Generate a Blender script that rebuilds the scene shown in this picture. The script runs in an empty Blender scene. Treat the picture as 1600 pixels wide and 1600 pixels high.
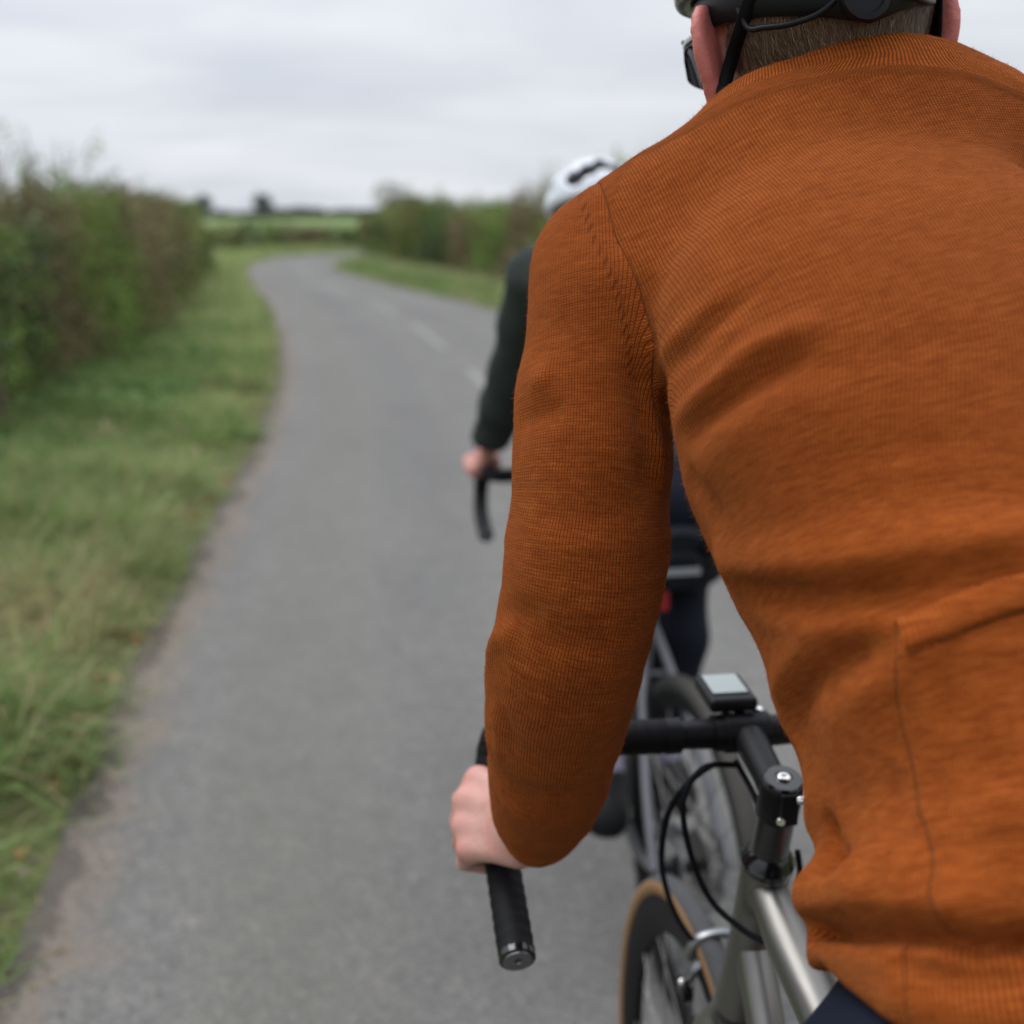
import bpy, bmesh, math, random
import numpy as np
from mathutils import Vector, Matrix
from mathutils.bvhtree import BVHTree

sc = bpy.context.scene
COL = sc.collection
rad = math.radians

# ------------------------------------------------------------------ camera
CAM_H = 1.47
PITCH, YAW, FPX = rad(14.04), rad(7.7), 1867.0
cam_d = bpy.data.cameras.new('camera')
cam_d.sensor_width = 36.0
cam_d.lens = 36.0 * FPX / 1600.0
cam_d.clip_start = 0.05
cam_d.clip_end = 3000
cam_d.dof.use_dof = True
cam_d.dof.focus_distance = 0.86
cam_d.dof.aperture_fstop = 3.7
cam_d.dof.aperture_blades = 0
cam = bpy.data.objects.new('camera', cam_d)
COL.objects.link(cam)
cam.location = (0, 0, CAM_H)
cam.rotation_euler = (math.pi / 2 - PITCH, 0, -YAW)
sc.camera = cam

# ------------------------------------------------------------------ render
sc.render.engine = 'CYCLES'
sc.cycles.use_denoising = True
sc.cycles.max_bounces = 6
sc.cycles.diffuse_bounces = 3
sc.cycles.glossy_bounces = 3
sc.cycles.transparent_max_bounces = 8
sc.cycles.caustics_reflective = False
sc.cycles.caustics_refractive = False
sc.view_settings.view_transform = 'Standard'
sc.view_settings.look = 'None'
sc.view_settings.gamma = 1
sc.view_settings.use_curve_mapping = False
sc.view_settings.exposure = 0.0

# ------------------------------------------------------------------ sky (overcast) and a broad soft sun
SUN_EL, SUN_ROT = rad(58), rad(215)
W = bpy.data.worlds.new('World')
sc.world = W
W.use_nodes = True
nt = W.node_tree
for n in list(nt.nodes): nt.nodes.remove(n)
def wn(t, **k):
    n = nt.nodes.new(t)
    for a, b in k.items(): setattr(n, a, b)
    return n
wl = nt.links.new
sky = wn('ShaderNodeTexSky', sky_type='NISHITA')
sky.sun_disc = False
sky.sun_elevation = SUN_EL
sky.sun_rotation = SUN_ROT
tc = wn('ShaderNodeTexCoord')
sep = wn('ShaderNodeSeparateXYZ'); wl(tc.outputs['Generated'], sep.inputs[0])
def wmath(op, a, b=None, clamp=False):
    n = wn('ShaderNodeMath', operation=op); n.use_clamp = clamp
    for i, v in enumerate((a, b)):
        if v is None: continue
        if isinstance(v, (int, float)): n.inputs[i].default_value = v
        else: wl(v, n.inputs[i])
    return n.outputs[0]
zz = wmath('MAXIMUM', sep.outputs[2], 0.0)
# cloud deck: direction projected on a flat ceiling, so bands crowd towards the horizon
den = wmath('ADD', zz, 0.16)
px = wmath('DIVIDE', sep.outputs[0], den); py = wmath('DIVIDE', sep.outputs[1], den)
cmb = wn('ShaderNodeCombineXYZ'); wl(px, cmb.inputs[0]); wl(wmath('MULTIPLY', py, 1.5), cmb.inputs[1])
nz = wn('ShaderNodeTexNoise'); wl(cmb.outputs[0], nz.inputs['Vector'])
nz.inputs['Scale'].default_value = 0.95; nz.inputs['Detail'].default_value = 7; nz.inputs['Roughness'].default_value = 0.55
nz.inputs['Distortion'].default_value = 0.35
cr = wn('ShaderNodeValToRGB'); wl(nz.outputs[0], cr.inputs[0])
cr.color_ramp.elements[0].position = 0.32; cr.color_ramp.elements[0].color = (6.3, 6.65, 7.35, 1)
cr.color_ramp.elements[1].position = 0.68; cr.color_ramp.elements[1].color = (8.1, 8.35, 8.8, 1)
# brighter towards the zenith as an overcast sky is
gain = wmath('ADD', wmath('MULTIPLY', wmath('POWER', zz, 1.5), 1.5), 1.0)
hz = wmath('MULTIPLY', wmath('POWER', wmath('SUBTRACT', 1.0, zz), 22.0), 0.06)
gain = wmath('ADD', gain, hz)
# added sky gradient: brighter round the sun, dimmed opposite to darken camera-facing surfaces
dt = wn('ShaderNodeVectorMath', operation='DOT_PRODUCT'); wl(tc.outputs['Generated'], dt.inputs[0])
_sa = rad(140); dt.inputs[1].default_value = (math.cos(SUN_EL) * math.cos(_sa), math.cos(SUN_EL) * math.sin(_sa), math.sin(SUN_EL))
gain = wmath('MULTIPLY', gain, wmath('ADD', wmath('MULTIPLY', dt.outputs['Value'], .24), .91))
vm = wn('ShaderNodeVectorMath', operation='SCALE'); wl(cr.outputs[0], vm.inputs[0]); wl(gain, vm.inputs['Scale'])
mx = wn('ShaderNodeMix', data_type='RGBA'); mx.inputs[0].default_value = 0.96
wl(sky.outputs[0], mx.inputs[6]); wl(vm.outputs[0], mx.inputs[7])
bg = wn('ShaderNodeBackground'); bg.inputs[1].default_value = 0.1
wl(mx.outputs[2], bg.inputs[0])
wo = wn('ShaderNodeOutputWorld'); wl(bg.outputs[0], wo.inputs[0])

sun_d = bpy.data.lights.new('sun', 'SUN')
sun_d.energy = 1.5
sun_d.angle = rad(35)
sun_d.color = (1.0, 0.97, 0.93)
sun = bpy.data.objects.new('sun', sun_d)
COL.objects.link(sun)
# high, ahead and to the left
_az = rad(140)
sun_dir = Vector((math.cos(SUN_EL) * math.cos(_az), math.cos(SUN_EL) * math.sin(_az), math.sin(SUN_EL)))
sun.rotation_euler = sun_dir.to_track_quat('Z', 'Y').to_euler()
sky.sun_rotation = math.atan2(sun_dir.x, sun_dir.y)

# ------------------------------------------------------------------ helpers
def empty(name, loc=(0, 0, 0), rz=0.0):
    o = bpy.data.objects.new(name, None)
    o.location = loc; o.rotation_euler = (0, 0, rz)
    o.empty_display_size = 0.1
    COL.objects.link(o)
    return o

def tag(o, label=None, cat=None, group=None, kind=None):
    if label: o['label'] = label
    if cat: o['category'] = cat
    if group: o['group'] = group
    if kind: o['kind'] = kind
    return o

def np_mesh(name, V, F, mat=None, smooth=True, attrs=None, mats=None, fmat=None):
    """V (n,3), F (m,k) with k 3 or 4 (or list of such arrays)."""
    me = bpy.data.meshes.new(name)
    V = np.asarray(V, np.float32)
    Fs = F if isinstance(F, list) and np.ndim(F[0]) == 2 else [np.asarray(F)]
    Fs = [np.asarray(f, np.int32) for f in Fs if len(f)]
    me.vertices.add(len(V)); me.vertices.foreach_set('co', V.ravel())
    tot = sum(f.size for f in Fs); nf = sum(len(f) for f in Fs)
    me.loops.add(tot); me.loops.foreach_set('vertex_index', np.concatenate([f.ravel() for f in Fs]))
    me.polygons.add(nf)
    ls = np.concatenate([np.full(len(f), f.shape[1], np.int32) for f in Fs])
    st = np.concatenate([[0], np.cumsum(ls)[:-1]]).astype(np.int32)
    me.polygons.foreach_set('loop_start', st)
    if fmat is not None: me.polygons.foreach_set('material_index', np.asarray(fmat, np.int32))
    me.update(calc_edges=True)
    me.validate()
    if smooth: me.polygons.foreach_set('use_smooth', np.ones(len(me.polygons), bool))
    for m in (mats or ([mat] if mat else [])): me.materials.append(m)
    for k, a in (attrs or {}).items():
        a = np.asarray(a, np.float32)
        if a.ndim == 1:
            at_ = me.attributes.new(k, 'FLOAT', 'POINT'); at_.data.foreach_set('value', a)
        else:
            at_ = me.attributes.new(k, 'FLOAT_VECTOR', 'POINT'); at_.data.foreach_set('vector', a.ravel())
    return me

def link(name, me, parent=None):
    o = bpy.data.objects.new(name, me)
    COL.objects.link(o)
    if parent: o.parent = parent
    return o

def add(name, V, F, mat, parent=None, **k):
    return link(name, np_mesh(name, V, F, mat, **k), parent)

class MB:
    """collects simple solids into one mesh"""
    def __init__(s): s.V = []; s.F = []; s.n = 0
    def put(s, V, F):
        V = np.asarray(V, float)
        s.V.append(V)
        for f in F: s.F.append([i + s.n for i in f])
        s.n += len(V)
        return s
    def build(s, name, mat, parent=None, smooth=True, bevel=0.0, sharp=None):
        me = bpy.data.meshes.new(name)
        me.from_pydata(np.concatenate(s.V).tolist(), [], s.F)
        me.validate()
        if bevel:
            bm = bmesh.new(); bm.from_mesh(me)
            es = [e for e in bm.edges if len(e.link_faces) == 2 and e.calc_face_angle(0) > 0.6]
            bmesh.ops.bevel(bm, geom=es, offset=bevel, segments=3, profile=0.6, affect='EDGES', clamp_overlap=True)
            bm.to_mesh(me); bm.free()
        if smooth:
            me.polygons.foreach_set('use_smooth', np.ones(len(me.polygons), bool))
            me.set_sharp_from_angle(angle=rad(sharp or 40))
        me.materials.append(mat)
        return link(name, me, parent)
    def box(s, c, size, R=None):
        c = np.array(c, float); h = np.array(size, float) / 2
        P = np.array([[x, y, z] for x in (-1, 1) for y in (-1, 1) for z in (-1, 1)]) * h
        if R is not None: P = P @ np.array(R).T
        return s.put(P + c, [(0, 1, 3, 2), (4, 6, 7, 5), (0, 4, 5, 1), (2, 3, 7, 6), (0, 2, 6, 4), (1, 5, 7, 3)])
    def tube(s, pts, r, n=12, cap=True, up=None, closed=False):
        """swept round (or elliptic, r=(a,b)) section along points; r may vary per point"""
        pts = np.array(pts, float); m = len(pts)
        rr = [r] * m if not isinstance(r, list) else r
        T = np.gradient(pts, axis=0) if not closed else (np.roll(pts, -1, 0) - np.roll(pts, 1, 0))
        T /= np.linalg.norm(T, axis=1)[:, None] + 1e-12
        u = np.array(up if up is not None else (0, 0, 1.0))
        if abs(T[0] @ u) > .95 and up is None: u = np.array((1., 0, 0))
        nrm = u - T[0] * (u @ T[0]); nrm /= np.linalg.norm(nrm)
        base = s.n; V = []; ang = np.arange(n) * 2 * math.pi / n
        for i in range(m):
            nrm = nrm - T[i] * (nrm @ T[i]); nrm /= np.linalg.norm(nrm)
            b = np.cross(T[i], nrm)
            ra, rb = rr[i] if isinstance(rr[i], (tuple, list)) else (rr[i], rr[i])
            V.append(pts[i] + np.outer(np.cos(ang) * ra, nrm) + np.outer(np.sin(ang) * rb, b))
        V = np.concatenate(V); F = []
        for i in range(m if closed else m - 1):
            j = (i + 1) % m
            for k in range(n):
                l = (k + 1) % n
                F.append((i * n + k, i * n + l, j * n + l, j * n + k))
        if cap and not closed:
            F.append(tuple(range(n - 1, -1, -1))); F.append(tuple((m - 1) * n + k for k in range(n)))
        return s.put(V, F)
    def cyl(s, a, b, r, n=16, r2=None):
        return s.tube([a, b], [r, r if r2 is None else r2], n)
    def lathe(s, c, axis, prof, n=32, closed=False):
        """prof: list of (along, radius) about axis through c"""
        c = np.array(c, float); A = np.array(axis, float); A /= np.linalg.norm(A)
        u = np.cross(A, (0, 0, 1.0)) if abs(A[2]) < .9 else np.cross(A, (1.0, 0, 0)); u /= np.linalg.norm(u)
        w = np.cross(A, u); ang = np.arange(n) * 2 * math.pi / n
        V = np.concatenate([c + A * h + r * (np.outer(np.cos(ang), u) + np.outer(np.sin(ang), w)) for h, r in prof])
        F = []; m = len(prof)
        for i in range(m if closed else m - 1):
            j = (i + 1) % m
            for k in range(n):
                l = (k + 1) % n
                F.append((i * n + k, i * n + l, j * n + l, j * n + k))
        if not closed:
            if prof[0][1] > 1e-6: F.append(tuple(range(n - 1, -1, -1)))
            if prof[-1][1] > 1e-6: F.append(tuple((m - 1) * n + k for k in range(n)))
        return s.put(V, F)
    def sphere(s, c, r, n=12):
        r = r if isinstance(r, (tuple, list)) else (r, r, r)
        V = []; F = []
        for i in range(n + 1):
            t = math.pi * i / n
            for k in range(2 * n):
                a = math.pi * k / n
                V.append((c[0] + r[0] * math.sin(t) * math.cos(a), c[1] + r[1] * math.sin(t) * math.sin(a), c[2] + r[2] * math.cos(t)))
        for i in range(n):
            for k in range(2 * n):
                l = (k + 1) % (2 * n)
                F.append((i * 2 * n + k, (i + 1) * 2 * n + k, (i + 1) * 2 * n + l, i * 2 * n + l))
        return s.put(V, F)

def crom(P, n=8, closed=False):
    """Catmull-Rom through points"""
    P = np.array(P, float); out = []
    m = len(P)
    for i in range(m if closed else m - 1):
        if closed: p = [P[(i + k) % m] for k in (-1, 0, 1, 2)]
        else: p = [P[max(i - 1, 0)], P[i], P[i + 1], P[min(i + 2, m - 1)]]
        for t in np.arange(n) / n:
            out.append(.5 * (2 * p[1] + (p[2] - p[0]) * t + (2 * p[0] - 5 * p[1] + 4 * p[2] - p[3]) * t * t + (3 * p[1] - p[0] - 3 * p[2] + p[3]) * t ** 3))
    if not closed: out.append(P[-1])
    return np.array(out)

# ---- implicit surfaces (numpy) turned into one continuous mesh by surface nets
def smin(a, b, k):
    h = np.maximum(k - np.abs(a - b), 0) / k
    return np.minimum(a, b) - h * h * k * .25
def smax(a, b, k): return -smin(-a, -b, k)
def rcone(P, a, b, ra, rb):
    a = np.asarray(a, np.float32); b = np.asarray(b, np.float32); ba = b - a
    t = np.clip(((P - a) @ ba) / (ba @ ba), 0, 1)
    return np.linalg.norm(P - a - t[..., None] * ba, axis=-1) - (ra + (rb - ra) * t)
def ellip(P, c, r, R=None):
    Q = P - np.asarray(c, np.float32)
    if R is not None: Q = Q @ np.asarray(R, np.float32)
    r = np.asarray(r, np.float32)
    k0 = np.linalg.norm(Q / r, axis=-1); k1 = np.linalg.norm(Q / (r * r), axis=-1)
    return k0 * (k0 - 1) / (k1 + 1e-9)
def cone_path(P, pts, rads, k=0.01):
    d = None
    for i in range(len(pts) - 1):
        e = rcone(P, pts[i], pts[i + 1], rads[i], rads[i + 1])
        d = e if d is None else smin(d, e, k)
    return d

def surface_net(fn, lo, hi, h, B=14, relax=2):
    lo = np.array(lo, float); hi = np.array(hi, float)
    N = (np.ceil((hi - lo) / h).astype(int) // B + 1) * B + 1
    G = np.full(N, 1.0, np.float32)
    nb = (N - 1) // B
    half = B * h * math.sqrt(3) / 2 * 1.35
    bi = np.stack(np.meshgrid(*[np.arange(k) for k in nb], indexing='ij'), -1).reshape(-1, 3)
    cen = (lo + (bi + .5) * B * h).astype(np.float32)
    dc = fn(cen)
    loc = np.stack(np.meshgrid(*[np.arange(B + 1)] * 3, indexing='ij'), -1).astype(np.float32)
    for b, d in zip(bi, dc):
        s = tuple(slice(b[k] * B, b[k] * B + B + 1) for k in range(3))
        if abs(d) > half + .01:
            if d < 0: G[s] = np.where(G[s] == 1.0, -1.0, G[s])
            continue
        P = (lo + (b * B) * h).astype(np.float32) + loc * np.float32(h)
        G[s] = fn(P.reshape(-1, 3)).reshape(loc.shape[:3])
    ins = G < 0
    c = [ins[i:N[0] - 1 + i, j:N[1] - 1 + j, k:N[2] - 1 + k] for i in (0, 1) for j in (0, 1) for k in (0, 1)]
    su = sum(x.astype(np.int8) for x in c)
    cells = np.argwhere((su > 0) & (su < 8))
    idx = -np.ones(tuple(N - 1), np.int32); idx[tuple(cells.T)] = np.arange(len(cells))
    acc = np.zeros((len(cells), 3)); cnt = np.zeros(len(cells))
    corners = [(i, j, k) for i in (0, 1) for j in (0, 1) for k in (0, 1)]
    for ai, a in enumerate(corners):
        for ax in range(3):
            if a[ax]: continue
            b = list(a); b[ax] = 1
            va = G[tuple((cells + a).T)]; vb = G[tuple((cells + b).T)]
            m = (va < 0) != (vb < 0)
            t = np.clip(va / np.where(m, va - vb, 1), 0, 1)
            p = np.array(a, float)[None].repeat(len(cells), 0); p[:, ax] = t
            acc[m] += p[m]; cnt[m] += 1
    V = lo + (cells + acc / cnt[:, None]) * h
    F = []
    for ax in range(3):
        a1, a2 = (ax + 1) % 3, (ax + 2) % 3
        s0 = [slice(0, N[k]) for k in range(3)]; s1 = list(s0)
        s0[ax] = slice(0, N[ax] - 1); s1[ax] = slice(1, N[ax])
        e = ins[tuple(s0)] != ins[tuple(s1)]
        E = np.argwhere(e)
        E = E[(E[:, a1] > 0) & (E[:, a2] > 0) & (E[:, a1] < N[a1] - 1) & (E[:, a2] < N[a2] - 1)]
        d1 = np.zeros(3, int); d1[a1] = 1
        d2 = np.zeros(3, int); d2[a2] = 1
        q = np.stack([idx[tuple((E - x).T)] for x in (d1 + d2, d2, 0 * d1, d1)], 1)
        pos = ins[tuple(E.T)]
        F.append(np.where(pos[:, None], q, q[:, ::-1]))
    F = np.concatenate(F); F = F[(F >= 0).all(1)]
    V = smooth_mesh(V, F, relax)
    return V, F

def smooth_mesh(V, F, it, w=.5, mask=None):
    e = np.concatenate([F[:, [i, (i + 1) % F.shape[1]]] for i in range(F.shape[1])])
    n = len(V)
    deg = np.bincount(e[:, 0], minlength=n) + np.bincount(e[:, 1], minlength=n)
    for _ in range(it):
        A = np.zeros_like(V)
        for k in range(3):
            A[:, k] = np.bincount(e[:, 0], V[e[:, 1], k], n) + np.bincount(e[:, 1], V[e[:, 0], k], n)
        A /= np.maximum(deg, 1)[:, None]
        ww = w if mask is None else (w * mask)[:, None]
        V = V + (A - V) * ww
    return V

def vnormals(V, F):
    a, b, c = V[F[:, 0]], V[F[:, 1]], V[F[:, 2]]
    fn = np.cross(b - a, c - a)
    if F.shape[1] == 4: fn = np.cross(V[F[:, 2]] - V[F[:, 0]], V[F[:, 3]] - V[F[:, 1]])
    N = np.zeros_like(V)
    for i in range(F.shape[1]):
        for k in range(3): N[:, k] += np.bincount(F[:, i], fn[:, k], len(V))
    return N / (np.linalg.norm(N, axis=1)[:, None] + 1e-12)

def vnoise(P, scale, seed=0):
    """smooth 3-D value noise in numpy, about -1..1"""
    Q = np.asarray(P, float) * scale + seed * 17.31
    i = np.floor(Q).astype(np.int64); f = Q - i; f = f * f * (3 - 2 * f)
    def hsh(x, y, z):
        h = (x * 374761393 + y * 668265263 + z * 2147483647 + seed * 974711) & 0xffffffff
        h = ((h ^ (h >> 13)) * 1274126177) & 0xffffffff
        return ((h ^ (h >> 16)) & 0xffff) / 32767.5 - 1
    r = 0
    for dx in (0, 1):
        for dy in (0, 1):
            for dz in (0, 1):
                w = (f[..., 0] if dx else 1 - f[..., 0]) * (f[..., 1] if dy else 1 - f[..., 1]) * (f[..., 2] if dz else 1 - f[..., 2])
                r = r + w * hsh(i[..., 0] + dx, i[..., 1] + dy, i[..., 2] + dz)
    return r

# ---- camera rays used only to read positions off the survey of the photograph
_F = np.array([math.sin(YAW) * math.cos(PITCH), math.cos(YAW) * math.cos(PITCH), -math.sin(PITCH)])
_R = np.array([math.cos(YAW), -math.sin(YAW), 0.0]); _U = np.cross(_R, _F); _O = np.array([0, 0, CAM_H])
def at(x, y, z): return _O + (_F + _R * (x - 800) / FPX + _U * (800 - y) / FPX) * z
def gnd(x, y, Z=0.0):
    r = _F + _R * (x - 800) / FPX + _U * (800 - y) / FPX
    return _O + r * ((Z - CAM_H) / r[2])
def proj(V):
    d = np.asarray(V) - _O; z = d @ _F
    return 800 + FPX * (d @ _R) / z, 800 - FPX * (d @ _U) / z, z

# ------------------------------------------------------------------ materials
class M:
    def __init__(s, name, rough=.6, color=(.5, .5, .5), metallic=0.0, spec=.5, **k):
        s.m = bpy.data.materials.new(name); s.m.use_nodes = True
        s.t = s.m.node_tree; s.b = s.t.nodes['Principled BSDF']
        s.set('Roughness', rough); s.set('Base Color', (*color, 1)); s.set('Metallic', metallic); s.set('Specular IOR Level', spec)
        for a, v in k.items(): s.set(a.replace('_', ' '), v)
    def set(s, k, v):
        if hasattr(v, 'is_linked'): s.t.links.new(v, s.b.inputs[k])
        else: s.b.inputs[k].default_value = v
    def n(s, t, **k):
        n = s.t.nodes.new(t)
        for a, b in k.items(): setattr(n, a, b)
        return n
    def lk(s, v, i):
        if hasattr(v, 'is_linked'): s.t.links.new(v, i)
        else: i.default_value = v
    def math(s, op, a, b=0.0, c=0.0, clamp=False):
        n = s.n('ShaderNodeMath', operation=op); n.use_clamp = clamp
        s.lk(a, n.inputs[0]); s.lk(b, n.inputs[1]); s.lk(c, n.inputs[2])
        return n.outputs[0]
    def mix(s, f, a, b, blend='MIX'):
        n = s.n('ShaderNodeMix', data_type='RGBA', blend_type=blend)
        s.lk(f, n.inputs[0])
        s.lk(a if hasattr(a, 'is_linked') or len(a) == 4 else (*a, 1), n.inputs[6])
        s.lk(b if hasattr(b, 'is_linked') or len(b) == 4 else (*b, 1), n.inputs[7])
        return n.outputs[2]
    def noise(s, scale, detail=3, rough=.5, vec=None, dist=0.0, stretch=None):
        n = s.n('ShaderNodeTexNoise'); n.inputs['Scale'].default_value = scale
        n.inputs['Detail'].default_value = detail; n.inputs['Roughness'].default_value = rough
        n.inputs['Distortion'].default_value = dist
        v = vec if vec is not None else s.obj()
        if stretch:
            mp = s.n('ShaderNodeMapping'); mp.inputs['Scale'].default_value = stretch
            s.t.links.new(v, mp.inputs[0]); v = mp.outputs[0]
        s.t.links.new(v, n.inputs['Vector'])
        return n.outputs[0]
    def obj(s):
        if not hasattr(s, '_o'): s._o = s.n('ShaderNodeTexCoord').outputs['Object']
        return s._o
    def ramp(s, f, stops):
        n = s.n('ShaderNodeValToRGB'); s.lk(f, n.inputs[0])
        el = n.color_ramp.elements
        while len(el) < len(stops): el.new(.5)
        for e, (p, c) in zip(el, stops):
            e.position = p; e.color = (*c, 1) if len(c) == 3 else c
        return n.outputs[0]
    def attr(s, name, what='Fac'):
        n = s.n('ShaderNodeAttribute'); n.attribute_name = name
        return n.outputs[what]
    def bump(s, h, strength=.5, dist=.01):
        n = s.n('ShaderNodeBump'); n.inputs['Strength'].default_value = strength; n.inputs['Distance'].default_value = dist
        s.lk(h, n.inputs['Height'])
        s.t.links.new(n.outputs[0], s.b.inputs['Normal'])
        return s
def sstep(s, x, e0, e1):
    n = s.n('ShaderNodeMapRange', interpolation_type='SMOOTHSTEP')
    s.lk(x, n.inputs[0]); n.inputs[1].default_value = e0; n.inputs[2].default_value = e1
    return n.outputs[0]
M.sstep = sstep
# ------------------------------------------------------------------ ground, road, verges
rng = np.random.default_rng(7)
EDGE_L = crom([(-.74, -14), (-.73, -5), (-.72, 0), (-.735, 2.2), (-.75, 4.4), (-.69, 6.2), (-.64, 8.5), (-.74, 12.7), (-1.27, 19.8), (-2.1, 27), (-2.62, 33), (-2.75, 38), (-2.2, 43), (-.4, 46.6), (3, 49.6), (9, 52), (20, 55), (45, 60)], 10)
EDGE_R = crom([(2.95, -14), (2.95, -5), (2.93, 0), (2.92, 2.2), (2.9, 4.4), (2.88, 6.2), (2.86, 8.5), (2.76, 12.7), (2.2, 19.0), (.80, 26), (-.25, 32.5), (-.42, 36.5), (.2, 40.3), (1.8, 42.9), (5, 45.4), (10, 47.6), (21, 50.6), (46, 55.6)], 10)
def edge_x(E, y):   # x of an edge where it is still a function of y
    k = E[:, 1].argmax() if False else np.searchsorted(E[:, 1], 38.0)
    return np.interp(y, E[:k, 1], E[:k, 0])

def m_ground():
    m = M('meadow_ground', rough=.95, spec=.1)
    a = m.noise(.06, 4); b = m.noise(1.2, 5, .6); c = m.noise(18, 3)
    col = m.ramp(a, [(.3, (.085, .125, .035)), (.55, (.13, .16, .055)), (.75, (.16, .16, .07))])
    col = m.mix(m.math('MULTIPLY', b, .5), col, (.06, .085, .028))
    col = m.mix(m.sstep(c, .45, .75), col, (.12, .105, .055))
    m.set('Base Color', col); m.bump(m.noise(9, 5, .7), .8, .05)
    return m.m
MAT_GROUND = m_ground()
g = []
xs = np.concatenate([-np.geomspace(3, 1500, 26)[::-1], np.linspace(-2.6, 3.6, 10), np.geomspace(4, 1500, 26)])
ys = np.concatenate([-np.geomspace(2, 400, 12)[::-1], np.linspace(0, 60, 26), np.geomspace(63, 2200, 24)])
X, Y = np.meshgrid(xs, ys, indexing='ij')
far = np.clip((np.hypot(X, Y) - 120) / 500, 0, 1)
Z = -.03 + 0 * X + far * .0
nI, nJ = X.shape
idx = np.arange(nI * nJ).reshape(nI, nJ)
F4 = np.stack([idx[:-1, :-1], idx[1:, :-1], idx[1:, 1:], idx[:-1, 1:]], -1).reshape(-1, 4)
tag(add('ground', np.stack([X, Y, Z], -1).reshape(-1, 3), F4, MAT_GROUND), kind='structure')

def m_field():
    m = M('far_field', rough=.95, spec=.1)
    col = m.ramp(m.noise(.03, 3, stretch=(1, .4, 1)), [(.3, (.125, .19, .065)), (.7, (.19, .235, .10))])
    col = m.mix(m.math('MULTIPLY', m.noise(.8, 4), .35), col, (.10, .14, .05))
    m.set('Base Color', col)
    return m.m
fx = np.linspace(-160, 170, 60); fy = np.concatenate([np.linspace(56, 90, 12), np.linspace(100, 300, 20)])
X, Y = np.meshgrid(fx, fy, indexing='ij')
idx = np.arange(X.size).reshape(X.shape)
F4 = np.stack([idx[:-1, :-1], idx[1:, :-1], idx[1:, 1:], idx[:-1, 1:]], -1).reshape(-1, 4)
Z = .02 + .35 * np.clip((Y - 60) / 200, 0, 1) + .1 * vnoise(np.stack([X, Y, 0 * X], -1), .03, 3) * np.clip((Y - 60) / 60, 0, 1)
tag(add('field', np.stack([X, Y, Z], -1).reshape(-1, 3), F4, m_field()), kind='structure')

def m_asphalt():
    m = M('worn_asphalt', rough=.85, spec=.3)
    o = m.obj()
    edge = m.attr('across')                      # metres from the left edge
    big = m.noise(.55, 4, .6, stretch=(1.6, .5, 1)); mid = m.noise(9, 4, .7); fine = m.noise(170, 2, .6)
    vor = m.n('ShaderNodeTexVoronoi'); vor.inputs['Scale'].default_value = 135; m.t.links.new(o, vor.inputs['Vector'])
    vr = m.n('ShaderNodeTexVoronoi'); vr.inputs['Scale'].default_value = 60; m.t.links.new(o, vr.inputs['Vector'])
    col = m.ramp(big, [(.25, (.112, .108, .102)), (.5, (.148, .143, .135)), (.78, (.185, .178, .166))])
    col = m.mix(m.math('MULTIPLY', m.sstep(m.math('ADD', m.math('MULTIPLY', mid, .6), m.math('MULTIPLY', m.noise(28, 4, .7), .4)), .42, .62), .6), col, (.105, .108, .098))
    gr = m.n('ShaderNodeSeparateColor'); m.t.links.new(vor.outputs['Color'], gr.inputs[0])
    col = m.mix(m.math('MULTIPLY', m.sstep(gr.outputs[0], .5, 1), .55), col, (.235, .225, .215))
    col = m.mix(m.math('MULTIPLY', m.sstep(gr.outputs[1], .6, 1), .5), col, (.055, .055, .06))
    gr2 = m.n('ShaderNodeSeparateColor'); m.t.links.new(vr.outputs['Color'], gr2.inputs[0])
    col = m.mix(m.math('MULTIPLY', m.sstep(gr2.outputs[0], .93, 1), .3), col, (.32, .29, .25))
    # worn, paler and browner strip along the edges, mossy middle of the lane
    wob = m.math('ADD', edge, m.math('MULTIPLY', m.math('SUBTRACT', m.noise(3.2, 4, .65), .5), .42))
    e1 = m.sstep(wob, .22, .08)
    col = m.mix(m.math('MULTIPLY', e1, .7), col, (.19, .152, .122))
    e0 = m.sstep(wob, .075, .045)
    col = m.mix(m.math('MULTIPLY', e0, .8), col, (.085, .072, .062))
    moss = m.math('MULTIPLY', m.sstep(wob, .28, .45), m.sstep(wob, .95, .6))
    col = m.mix(m.math('MULTIPLY', moss, .35), col, (.13, .128, .105))
    # wheel tracks polished darker along the lane, and old patches
    tr_ = m.math('ADD', m.math('MULTIPLY', m.sstep(m.math('ABSOLUTE', m.math('SUBTRACT', wob, 1.05)), .38, .05), .22), m.math('MULTIPLY', m.sstep(m.math('ABSOLUTE', m.math('SUBTRACT', wob, 2.25)), .38, .05), .18))
    col = m.mix(tr_, col, (.085, .084, .086))
    col = m.mix(m.math('MULTIPLY', m.sstep(m.noise(.9, 2, .4, stretch=(1, .35, 1)), .60, .62), .16), col, (.085, .083, .082))
    m.set('Base Color', col)
    h = m.math('ADD', m.math('MULTIPLY', vor.outputs['Distance'], -1.2), m.math('MULTIPLY', fine, .5))
    m.bump(h, .55, .006)
    m.set('Roughness', m.math('ADD', m.math('MULTIPLY', mid, .15), .75))
    return m.m
NC = 24
t = np.linspace(0, 1, NC)
RV = EDGE_L[:, None, :] * (1 - t[None, :, None]) + EDGE_R[:, None, :] * t[None, :, None]
wid = np.linalg.norm(EDGE_R - EDGE_L, axis=1)[:, None]
crown = .035 * (1 - (2 * t - 1) ** 2)[None]
jag = np.zeros_like(RV)
jag[:, 0, 0] = .05 * vnoise(np.stack([EDGE_L[:, 1] * 0, EDGE_L[:, 1], 0 * EDGE_L[:, 1]], -1), 1.7, 5)
RV = RV + jag
zr = np.broadcast_to(crown, RV.shape[:2]).copy()
V = np.concatenate([RV, zr[..., None]], -1).reshape(-1, 3)
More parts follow.
